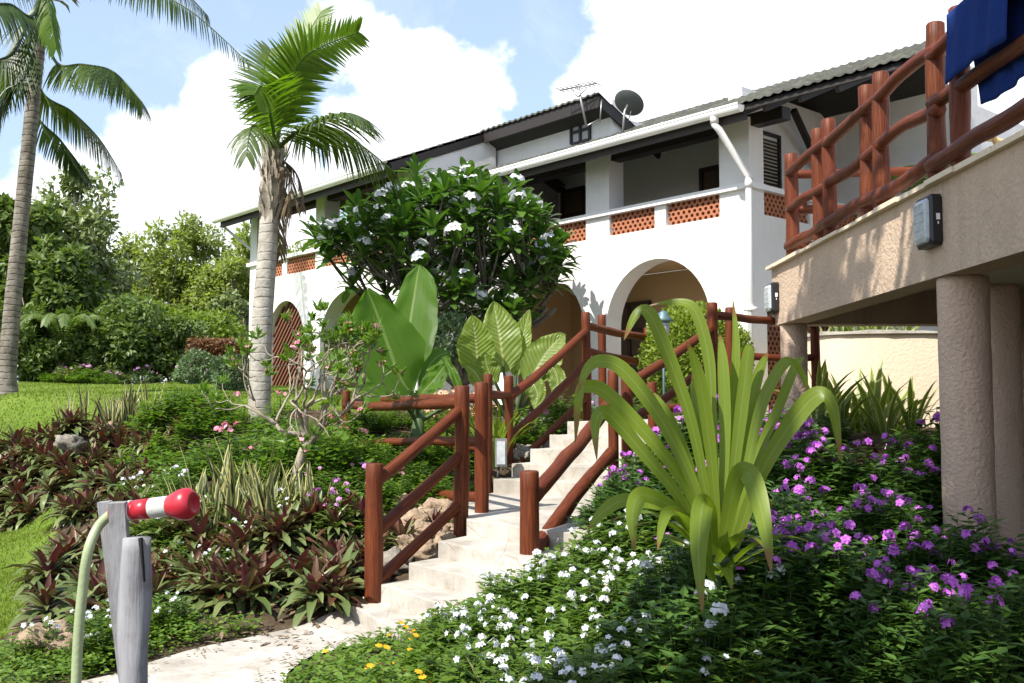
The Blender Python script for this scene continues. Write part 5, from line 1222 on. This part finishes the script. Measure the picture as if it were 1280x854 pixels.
# ------------------------------------------------------------------ frangipani in front of the house
random.seed(31); fx, fy = -.9, 16.9; fz_ = H(fx, fy)
fr_ = thing('frangipani_tree', 'frangipani with dark leaf rosettes and white flowers in front of the house', 'tree', (fx, fy, fz_))
mb = MB(); lf = MB(); tips = []
for px, py in ((398, 300), (410, 285), (425, 300), (440, 275), (455, 300), (465, 320), (470, 265), (485, 290), (495, 255), (500, 310), (510, 335), (515, 280), (520, 245), (530, 300), (540, 262), (545, 325), (550, 235), (560, 285), (565, 245), (572, 310), (578, 262), (585, 222), (590, 345), (592, 290), (600, 250), (603, 212), (608, 320), (615, 275), (622, 240), (625, 300), (632, 345), (635, 265), (640, 232), (645, 320), (650, 285), (655, 248), (662, 305), (668, 268), (672, 335), (676, 240), (682, 290), (688, 320), (692, 262), (700, 300), (705, 330), (660, 355), (690, 345), (610, 370), (575, 360), (545, 355), (520, 360), (480, 330), (630, 375), (650, 372), (415, 310), (450, 255), (535, 218)):
    for rep in range(2):
        q = P(px * .90 + 48 + U(-13, 13), py + 6 + U(-12, 12), fy + U(-1.3, 1.3) * (1 if 460 < px < 680 else .6)); tips.append(q)
for i in range(80):
    a = rdir(); q = V((fx - .1, fy + .1, fz_ + 2.7)) + V((a.x * 1.85, a.y * 1.5, a.z * 1.2)); tips.append(q)
hub = V((fx, fy, fz_ + .55)); forks = []
mb.tube([(fx, fy, fz_ - .2), (fx + .03, fy, fz_ + .3), hub], [.16, .14, .13], 12, wob=.1)
for i in range(7):
    a = i * .9 + .2; f = hub + V((math.cos(a) * U(.5, 1.0), math.sin(a) * U(.35, .7), U(.7, 1.2))); forks.append(f); mb.tube(spline([hub, hub.lerp(f, .5) + V((0, 0, -.08)), f], 8), [.085 - .004 * i for i in range(8)], 8)
sub = []
for f in forks:
    for j in range(4):
        s_ = f + V((U(-.6, .6) + (f.x - fx) * .5, U(-.5, .5) + (f.y - fy) * .4, U(.3, .75))); sub.append(s_); mb.tube(spline([f, f.lerp(s_, .5) + V((0, 0, -.06)), s_], 6), [.05, .048, .045, .042, .04, .036], 7)
FW = [head(s, .085, n, .13, 'p_white') for s, n in ((91, 6), (92, 5), (93, 8))]
for i, q in enumerate(tips):
    s_ = min(sub, key=lambda s: (s - q).length + (0 if s.z < q.z + .2 else 1)); mb.tube(spline([s_, s_.lerp(q, .55) + V((0, 0, -.10)), q], 6), [.022, .02, .018, .017, .016, .015], 6)
    for j in range(16):
        az = j * 2.4 + U(-.2, .2); e = R(72 - 95 * (1 - j / 16) + U(-12, 12)); l = U(.30, .45); lf.leaf(q + V((0, 0, -.04 * (1 - j / 15))), az, e, l, l * U(.29, .36), U(.1, .6), 4, .12, 'obov')
mb.build('trunk', M['dark_bark'], fr_, True); lf.build('leaves', M['frangi'], fr_, True)
for q in random.sample(tips, 95): child('flower_cluster', random.choice(FW), fr_, q - V(fr_.location) + V((U(-.06, .03), U(-.16, .0), .17)), (U(-.3, .5), U(-.4, .4), U(0, 6)), U(.7, 1.1))

# ------------------------------------------------------------------ palms
def frond(par, pts, ll, mat='palm_leaf', n=64, droop=.6, name='frond', w=.035, side0=None, seed=0, spread=.9, hang=0, fwd=.35, stalk=.12, rr=.035, gap=0):
    """pts: rachis through space; ll: longest leaflet"""
    random.seed(seed); mb = MB(); c = spline(pts, 40); mb.tube(c, [rr * (1 - .85 * i / 39) for i in range(40)], 6)
    for i in range(n):
        q = stalk + (1 - stalk) * (i + .5) / n; x = q * 39; k = min(int(x), 38); p = c[k].lerp(c[k + 1], x - k); t_ = (c[min(k + 2, 39)] - c[max(k - 1, 0)]).normalized()
        s_ = t_.cross(V((0, 0, 1))); 
        if side0 is not None: s_ = (side0 - t_ * side0.dot(t_))
        if s_.length < .05: s_ = V((1, 0, 0))
        s_.normalize(); up = s_.cross(t_)
        prof = (.35 + .65 * math.sin(math.pi * min(1, (q - stalk) / (1 - stalk) * .82 + .16)) ** .8)
        for sg in (1, -1):
            if random.random() < gap: continue
            l = ll * prof * U(.85, 1.1); d = (s_ * sg * spread + t_ * (fwd + .5 * q) + up * .12 - V((0, 0, hang)) + rdir() * .08).normalized()
            pp = [p]; e = d.copy(); m_ = 4
            for j in range(m_): e = (e - V((0, 0, droop * U(.25, .5)))).normalized(); pp.append(pp[-1] + e * l / m_)
            sd = []; 
            for j in range(m_ + 1):
                tt = (pp[min(j + 1, m_)] - pp[max(j - 1, 0)]).normalized(); z_ = tt.cross(up if abs(tt.dot(up)) < .9 else t_); sd.append(z_.normalized() if z_.length > 1e-3 else s_)
            kk = len(mb.v)
            for j in range(m_ + 1):
                ww = w * (.6, 1, .9, .6, .05)[j] * .5; mb.v.extend([pp[j] - sd[j] * ww, pp[j] + sd[j] * ww])
            for j in range(m_): a = kk + 2 * j; mb.face([a, a + 1, a + 3, a + 2])
    return mb.build(name, M[mat], par)
YA = 18.0
def PA(px, py, dy=0): return P(px, py, YA + dy)
gb = PA(10, 490); pa = thing('coconut_palm', 'tall coconut palm with a dark ringed trunk at the left edge', 'palm', (gb.x, gb.y, H(gb.x, gb.y)), 'coconut palms')
mb = MB(); c = spline([V((gb.x - .02, gb.y, H(gb.x, gb.y) - .15)), PA(9, 470), PA(16, 380), PA(27, 270), PA(38, 160), PA(46, 80), PA(52, 22), PA(57, -20)], 60)
mb.tube(c, [float(np.interp(i / 59, [0, .05, .15, .4, .8, 1], [.27, .22, .155, .135, .112, .105])) for i in range(60)], 18, wob=.05); mb.build('trunk', M['coco_bark_dark'], pa, True)
cr = PA(57, -22); cr2 = PA(52, 22)
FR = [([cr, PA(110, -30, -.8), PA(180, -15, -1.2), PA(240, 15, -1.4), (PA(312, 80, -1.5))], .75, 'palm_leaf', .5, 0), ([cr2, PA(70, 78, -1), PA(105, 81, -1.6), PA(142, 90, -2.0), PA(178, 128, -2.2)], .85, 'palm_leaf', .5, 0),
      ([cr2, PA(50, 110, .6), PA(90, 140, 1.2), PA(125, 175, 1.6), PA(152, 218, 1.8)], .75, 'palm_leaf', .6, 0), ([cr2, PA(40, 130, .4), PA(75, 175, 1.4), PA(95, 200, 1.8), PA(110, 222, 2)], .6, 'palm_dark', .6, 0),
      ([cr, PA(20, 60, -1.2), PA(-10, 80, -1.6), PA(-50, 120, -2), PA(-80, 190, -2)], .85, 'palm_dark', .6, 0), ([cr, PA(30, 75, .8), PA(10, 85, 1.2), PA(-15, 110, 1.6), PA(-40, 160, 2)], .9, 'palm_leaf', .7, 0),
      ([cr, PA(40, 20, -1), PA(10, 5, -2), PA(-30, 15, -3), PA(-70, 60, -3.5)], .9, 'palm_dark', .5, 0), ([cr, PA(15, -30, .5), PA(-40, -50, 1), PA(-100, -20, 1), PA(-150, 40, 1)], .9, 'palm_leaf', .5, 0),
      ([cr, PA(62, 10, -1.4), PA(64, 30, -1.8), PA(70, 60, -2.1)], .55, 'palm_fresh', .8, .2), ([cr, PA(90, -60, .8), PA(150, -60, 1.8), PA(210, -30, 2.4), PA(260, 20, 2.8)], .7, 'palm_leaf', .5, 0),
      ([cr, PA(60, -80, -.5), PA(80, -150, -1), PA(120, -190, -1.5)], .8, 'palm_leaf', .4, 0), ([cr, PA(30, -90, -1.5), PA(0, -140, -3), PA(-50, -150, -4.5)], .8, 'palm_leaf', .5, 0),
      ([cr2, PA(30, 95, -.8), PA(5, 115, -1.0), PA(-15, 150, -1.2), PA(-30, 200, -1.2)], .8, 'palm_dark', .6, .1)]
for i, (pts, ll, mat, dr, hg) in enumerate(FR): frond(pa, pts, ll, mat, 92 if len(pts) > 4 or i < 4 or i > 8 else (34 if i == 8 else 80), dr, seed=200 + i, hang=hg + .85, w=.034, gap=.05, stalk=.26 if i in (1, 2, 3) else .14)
mb = MB()
for i in range(26):
    a = U(0, 6.28); mb.leaf(PA(55, 0) + V((.1 * math.cos(a), .1 * math.sin(a), 0)), a, R(U(30, 85)), U(.35, .7), .10, U(.6, 1.8), 4, .1, 'strap')
mb.build('sheath', M['sheath'], pa, True)
YB = 14.4
def PB(px, py, dy=0): return P(px, py, YB + dy)
gb = PB(325, 515); pb_ = thing('coconut_palm', 'short palm with a smooth pale grey trunk in front of the house wing', 'palm', (gb.x, gb.y, H(gb.x, gb.y)), 'coconut palms')
mb = MB(); c = spline([V((gb.x, gb.y, H(gb.x, gb.y) - .15)), PB(325, 470), PB(328, 400), PB(333, 330), PB(337, 270), PB(341, 205)], 60)
mb.tube(c, [float(np.interp(i / 59, [0, .1, .5, .78, .8, 1], [.19, .16, .145, .135, .115, .09])) for i in range(60)], 20, wob=.03); mb.build('trunk', M['coco_bark'], pb_, True)
mb = MB(); random.seed(41)                     # old leaf bases wrapped round the top of the trunk
for i in range(84):
    q = i / 83; a = i * 2.4; b = PB(337, 285).lerp(PB(343, 190), q) + V((math.cos(a), math.sin(a), 0)) * .10; mb.leaf(b, a, R(U(70, 86)), U(.2, .5), U(.05, .14), U(-.9, .3), 4, -.25, 'strap')
mb.build('sheath', M['sheath'], pb_, True)
cr = PB(345, 188)
frond(pb_, [cr, PB(352, 140, -.2), PB(364, 98, -.4), PB(388, 66, -.5), PB(448, 40, -.5)], .56, 'palm_fresh', 74, .12, seed=301, side0=V((.8, .25, -.1)), w=.042, spread=1.0, fwd=.25, stalk=.16)
frond(pb_, [cr, PB(355, 130, .5), PB(370, 80, .7), PB(384, 45, .8), PB(402, 14, .9)], .55, 'palm_fresh', 60, .1, seed=302, side0=V((.9, -.2, .1)), w=.036, fwd=.5, stalk=.2)
frond(pb_, [cr, PB(340, 155, -.3), PB(333, 125, -.6), PB(326, 108, -.9), PB(318, 118, -1.2)], .62, 'palm_fresh', 62, .35, seed=303, side0=V((.5, .8, 0)), w=.04, stalk=.16)
frond(pb_, [cr, PB(335, 150, .3), PB(327, 115, .8), PB(330, 85, 1.2), PB(338, 62, 1.4)], .6, 'palm_leaf', 56, .15, seed=304, side0=V((1, .1, 0)), w=.036, stalk=.16)
frond(pb_, [cr, PB(368, 168, -.4), PB(400, 150, -.7), PB(435, 142, -.9), PB(462, 152, -1)], .8, 'palm_leaf', 62, .55, seed=305, w=.042, hang=.15, stalk=.16)
frond(pb_, [cr, PB(372, 165, .4), PB(412, 160, .7), PB(452, 182, .9), PB(494, 216, 1)], .95, 'palm_leaf', 66, .6, seed=306, w=.042, hang=.3, stalk=.16)
frond(pb_, [cr, PB(330, 170, -.6), PB(318, 158, -1.0), PB(312, 165, -1.3), PB(308, 195, -1.5)], .55, 'palm_leaf', 26, .8, seed=307, w=.036, hang=.2)
for i, (pts, ll) in enumerate((([PB(350, 205), PB(360, 215, -.1), PB(364, 240, -.1), PB(356, 290, -.1)], .5), ([PB(352, 200), PB(368, 214, .1), PB(377, 235, .1), PB(379, 262, .1)], .25), ([PB(347, 215), PB(352, 240, .1), PB(349, 280, .15), PB(350, 318, .2)], .45))):
    frond(pb_, pts, ll, 'dead', 30, .9, 'dead_frond', .03, seed=320 + i, hang=.6, rr=.02, gap=.2)

# ------------------------------------------------------------------ clipped bush on the terrace
def ball_bush(name, label, cat, c, rx, ry, rz, mat, n, L, Wd, group=None, lump=.22, seed=0, stem=True, fill=.5):
    random.seed(seed); t = thing(name, label, cat, (c[0], c[1], c[2] - rz), group); mb = MB(); cc = V(c); k = 0
    while k < n:
        d = rdir(); r = (1 + lump * noise.noise(d * 2.6 + V((seed, 0, 0))) + lump * .6 * noise.noise(d * 6 + V((0, seed, 0)))) * U(fill, 1) ** .35
        p = cc + V((d.x * rx, d.y * ry, d.z * rz)) * r
        if p.z < c[2] - rz * .95: continue
        o_ = (d + rdir() * .9 + V((0, 0, .25))).normalized(); mb.diamond(p, o_, (d + V((0, 0, .6)) + rdir() * .5).normalized(), L * U(.7, 1.25), Wd * U(.8, 1.2)); k += 1
    child('leaves', mb.data('leaves', M[mat], False, V(t.location)), t)
    s_ = MB()
    for i in range(7):
        a = i * .9; s_.tube([V((.05 * math.cos(a), .05 * math.sin(a), -.2)), V((rx * .5 * math.cos(a), ry * .5 * math.sin(a), rz * 1.1))], [.03, .012], 6)
    child('stems', s_.data('stems', M['grey_bark']), t); return t
p = P(870, 436, 14.4); ball_bush('clipped_bush', 'round clipped yellow-green bush by the drainpipe of the house', 'bush', (p.x, p.y, p.z - .12), .78, .68, .74, 'clip', 20000, .07, .036, seed=3, lump=.12, fill=.3)
# ------------------------------------------------------------------ trees and bushes beyond the lawn
def tree(name, label, px, ytop, y, hw, mat, ncl, per, L, Wd, group='trees beyond the lawn', bark='grey_bark', crown0=.28, seed=0, loose=1.0, cat='tree', clr=.30, zsq=.8):
    random.seed(seed); top = P(px, ytop, y); gz_ = H(top.x, y); rx = hw / F * y; hgt = top.z - gz_
    t = thing(name, label, cat, (top.x, y, gz_), group); tr = MB(); lf = MB()
    zc = hgt * (crown0 + 1) / 2; rz = hgt * (1 - crown0) / 2; fork = V((0, 0, hgt * crown0 * .8)); tr.tube([V((0, 0, -.3)), fork * .6, fork], [hgt * .028, hgt * .024, hgt * .02], 8, wob=.1)
    for i in range(ncl):
        while True:
            d = V((U(-1, 1), U(-1, 1), U(-1, 1)))
            if .25 < d.length < 1: break
        c = V((d.x * rx, d.y * rx * .8, zc + d.z * rz)); r = rx * clr * U(.6, 1.25)
        if i % 3 == 0 or loose > 1.2: m_ = fork.lerp(c, .55) + V((0, 0, -.15)); tr.tube([fork, m_, c], [hgt * .011, hgt * .007, hgt * .002], 5)
        for j in range(per):
            e = rdir(); q = U(.2, 1) ** .45 * loose; p = c + V((e.x * r, e.y * r, e.z * r * zsq)) * q * (1 + .3 * noise.noise(e * 3 + c))
            if p.z < .05: continue
            lf.diamond(p, (e * .6 + rdir() * .8 + V((0, 0, -.1))).normalized(), (e + V((0, 0, .9)) + rdir() * .5).normalized(), L * U(.65, 1.3), Wd * U(.7, 1.3))
    child('trunk', tr.data('trunk', M[bark]), t); child('crown', lf.data('crown', M[mat], False), t); return t
tree('broadleaf_tree', 'dense dark tree behind the tall palm trunk at the left edge', 12, 222, 31, 60, 'tree_dark', 46, 230, .34, .17, seed=1, crown0=.1)
tree('broadleaf_tree', 'loose olive tree with pale bare twigs, second from the left edge', 98, 214, 33, 62, 'tree_mid', 60, 130, .26, .13, seed=2, bark='pale_bark', loose=1.35, crown0=.12)
tree('broadleaf_tree', 'dark leafy tree in shade between the palm trunk and the rounded trees', 62, 300, 30, 62, 'tree_dark', 44, 230, .30, .15, seed=3, crown0=.02)
tree('feathery_tree', 'light green feathery tree with rounded clumps, left one of the group near the house', 195, 276, 40, 58, 'tree_neem', 60, 230, .26, .10, seed=4, crown0=.1, clr=.26)
tree('feathery_tree', 'tallest light green feathery tree, middle of the group near the house', 236, 270, 41, 56, 'tree_neem', 56, 230, .26, .10, seed=5, crown0=.1, clr=.26)
tree('feathery_tree', 'light green feathery tree next to the end of the house wing', 300, 284, 38, 58, 'tree_neem', 56, 230, .25, .10, seed=6, crown0=.08, clr=.26)
tree('feathery_tree', 'light green feathery tree seen through the open balcony', 372, 286, 44, 60, 'tree_neem', 50, 300, .28, .10, seed=7, crown0=.1)
tree('rounded_bush', 'big round dark bush at the far side of the upper lawn', 178, 376, 29.5, 64, 'tree_dark', 50, 260, .20, .10, 'bushes beyond the lawn', seed=8, crown0=0, cat='bush')
tree('rounded_bush', 'yellow-green bush on top of the dark bush behind the lawn', 200, 372, 31.5, 52, 'bush_yel', 40, 260, .20, .09, 'bushes beyond the lawn', seed=9, crown0=.3, cat='bush')
tree('rounded_bush', 'bright yellow-green bush behind the copper hedge', 268, 398, 31, 58, 'bush_yel', 44, 240, .19, .09, 'bushes beyond the lawn', seed=10, crown0=0, cat='bush')
tree('rounded_bush', 'mid green bush close to the end wall of the house wing', 292, 362, 33, 40, 'tree_mid', 36, 220, .2, .09, 'bushes beyond the lawn', seed=11, crown0=0, cat='bush')
tree('rounded_bush', 'low dark bush in the shade behind the tall palm trunk', 55, 395, 28.8, 60, 'tree_dark', 46, 240, .18, .09, 'bushes beyond the lawn', seed=12, crown0=0, cat='bush')
tree('rounded_bush', 'low dark bush between the palm trunk and the big round bush', 112, 415, 29, 48, 'tree_dark', 40, 240, .18, .09, 'bushes beyond the lawn', seed=13, crown0=0, cat='bush')
tree('rounded_bush', 'dark bush cut by the left edge of the photo', -22, 380, 29, 50, 'tree_dark', 40, 220, .2, .1, 'bushes beyond the lawn', seed=14, crown0=0, cat='bush')
fp = P(80, 380, 28.6); fan = thing('fan_palm', 'low dark palm with drooping fronds beneath the olive tree', 'palm', (fp.x, 28.6, H(fp.x, 28.6)))
fb_ = V((fp.x, 28.6, H(fp.x, 28.6) + 1.1)); mb = MB(); mb.tube([fb_ - V((0, 0, 1.3)), fb_], [.2, .16], 10); mb.build('trunk', M['sheath'], fan, True)
for i in range(13):
    a = i * 2.4; d = V((math.cos(a), math.sin(a), 0)); frond(fan, [fb_, fb_ + d * .5 + V((0, 0, .7)), fb_ + d * 1.0 + V((0, 0, .85)), fb_ + d * 1.45 + V((0, 0, .5))], .32, 'tree_dark', 34, .5, seed=400 + i, w=.05, hang=.2, rr=.03)
hx = [P(px, 455, 28.3).x for px in (236, 318)]
random.seed(44); t_ = thing('copper_hedge', 'copper-red clipped hedge beside the house wing', 'hedge', ((hx[0] + hx[1]) / 2, 28.4, H(hx[0], 28.4))); mb = MB(); z0 = H(hx[0], 28.4)
for i in range(7000):
    p = V((U(hx[0], hx[1]), 28.4 + U(-.4, .4), z0 + 1.25 * U(0, 1) ** .6 + .12 * noise.noise(V((i * .01, 0, 0))))); mb.diamond(p, (rdir() + V((0, -.3, .5))).normalized(), (V((0, -.5, .8)) + rdir() * .6).normalized(), U(.07, .13), .05)
mb.build('leaves', M['hedge_red'], t_); s_ = MB()
for i in range(9): x = hx[0] + (hx[1] - hx[0]) * (i + .5) / 9; s_.tube([V((x, 28.4, z0 - .1)), V((x, 28.4, z0 + .8))], .03, 6)
s_.build('stems', M['grey_bark'], t_)
p = P(247, 463, 26.5); ball_bush('grey_green_shrub', 'rounded pale grey-green shrub at the edge of the upper lawn', 'shrub', (p.x, p.y, p.z), .52, .5, .5, 'pale', 2600, .10, .06, seed=6)
p = P(291, 466, 22.0); ball_bush('grey_green_shrub', 'pale grey-green shrub with pink flowers beside the pale palm trunk', 'shrub', (p.x, p.y, p.z), .42, .4, .42, 'pale', 2000, .09, .055, seed=7)
p = P(565, 425, 15.2); ball_bush('grey_green_shrub', 'small grey-green shrub between the banana and the elephant ear', 'shrub', (p.x, p.y, p.z), .32, .3, .40, 'pale', 1600, .08, .05, seed=8)
KLOW = Kind([bush('border_plant', 'plant', 85 + i, m_, .5, .55, 40, 10, .13, .06, h, k, 1.6) for i, (m_, h, k) in enumerate((('bright', HM, 3), ('pale', HM, 4), ('tree_mid', None, 0)))])
random.seed(107)
for i in range(24):
    x = P(U(60, 250), 470, 27.6).x; KLOW.put(x, U(27.4, 28.6), 'small border plant along the far edge of the upper lawn', 'border plants of the upper lawn', sc=U(.6, 1.1))
KLOW.done()
# palm shrub behind the deck
pp = P(1262, 140, 13.0); t_ = thing('feather_palm', 'green feathery palm behind the deck railing under the towel', 'palm', (pp.x, 15.5, 1.2)); b = V((pp.x + .6, 15.5, 4.3)); mb = MB(); mb.tube([(b.x, b.y, .9), b], [.12, .09], 10); mb.build('trunk', M['sheath'], t_, True)
for i in range(11):
    a = i * 2.4; d = V((math.cos(a), math.sin(a), 0)); frond(t_, [b, b + d * .5 + V((0, 0, .8)), b + d * 1.1 + V((0, 0, 1.0)), b + d * 1.7 + V((0, 0, .5))], .5, 'palm_fresh', 34, .4, seed=430 + i, w=.04, rr=.025)
# the tree behind the viewer that shades the right-hand bed
random.seed(55); st = thing('shade_tree', 'tall spreading tree standing left of the viewer', 'tree', (-4.6, -1.5, -.1)); tr = MB(); lf = MB()
fork = V((-4.2, -1.0, 5.0)); tr.tube([(-4.6, -1.5, -.3), (-4.5, -1.3, 2.5), fork], [.32, .26, .22], 12)
for i in range(74):
    while True:
        d = V((U(-1, 1), U(-1, 1), U(-1, 1)))
        if d.length < 1: break
    q = U(0, 1); c = V((-.35 - 1.6 * q, 4.0 - 5.6 * q, 9.6)) + V((d.x * 1.15, d.y * 1.15, d.z * .9))
    if i > 62: c = V((-.6 + d.x * .6, 6.6 + d.y * 1.4, 9.6 + d.z * .7))
    if i % 3 == 0: tr.tube(spline([fork, fork.lerp(c, .6) + V((0, 0, .3)), c], 6), [.09, .08, .06, .05, .035, .015], 6)
    for j in range(85):
        e = rdir(); p = c + V((e.x, e.y, e.z * .6)) * .6 * U(.2, 1) ** .5; lf.diamond(p, rdir(), (V((0, 0, 1)) + rdir() * .7).normalized(), U(.2, .34), U(.09, .15))
tr.build('trunk', M['grey_bark'], st, True); lf.build('crown', M['tree_mid'], st)
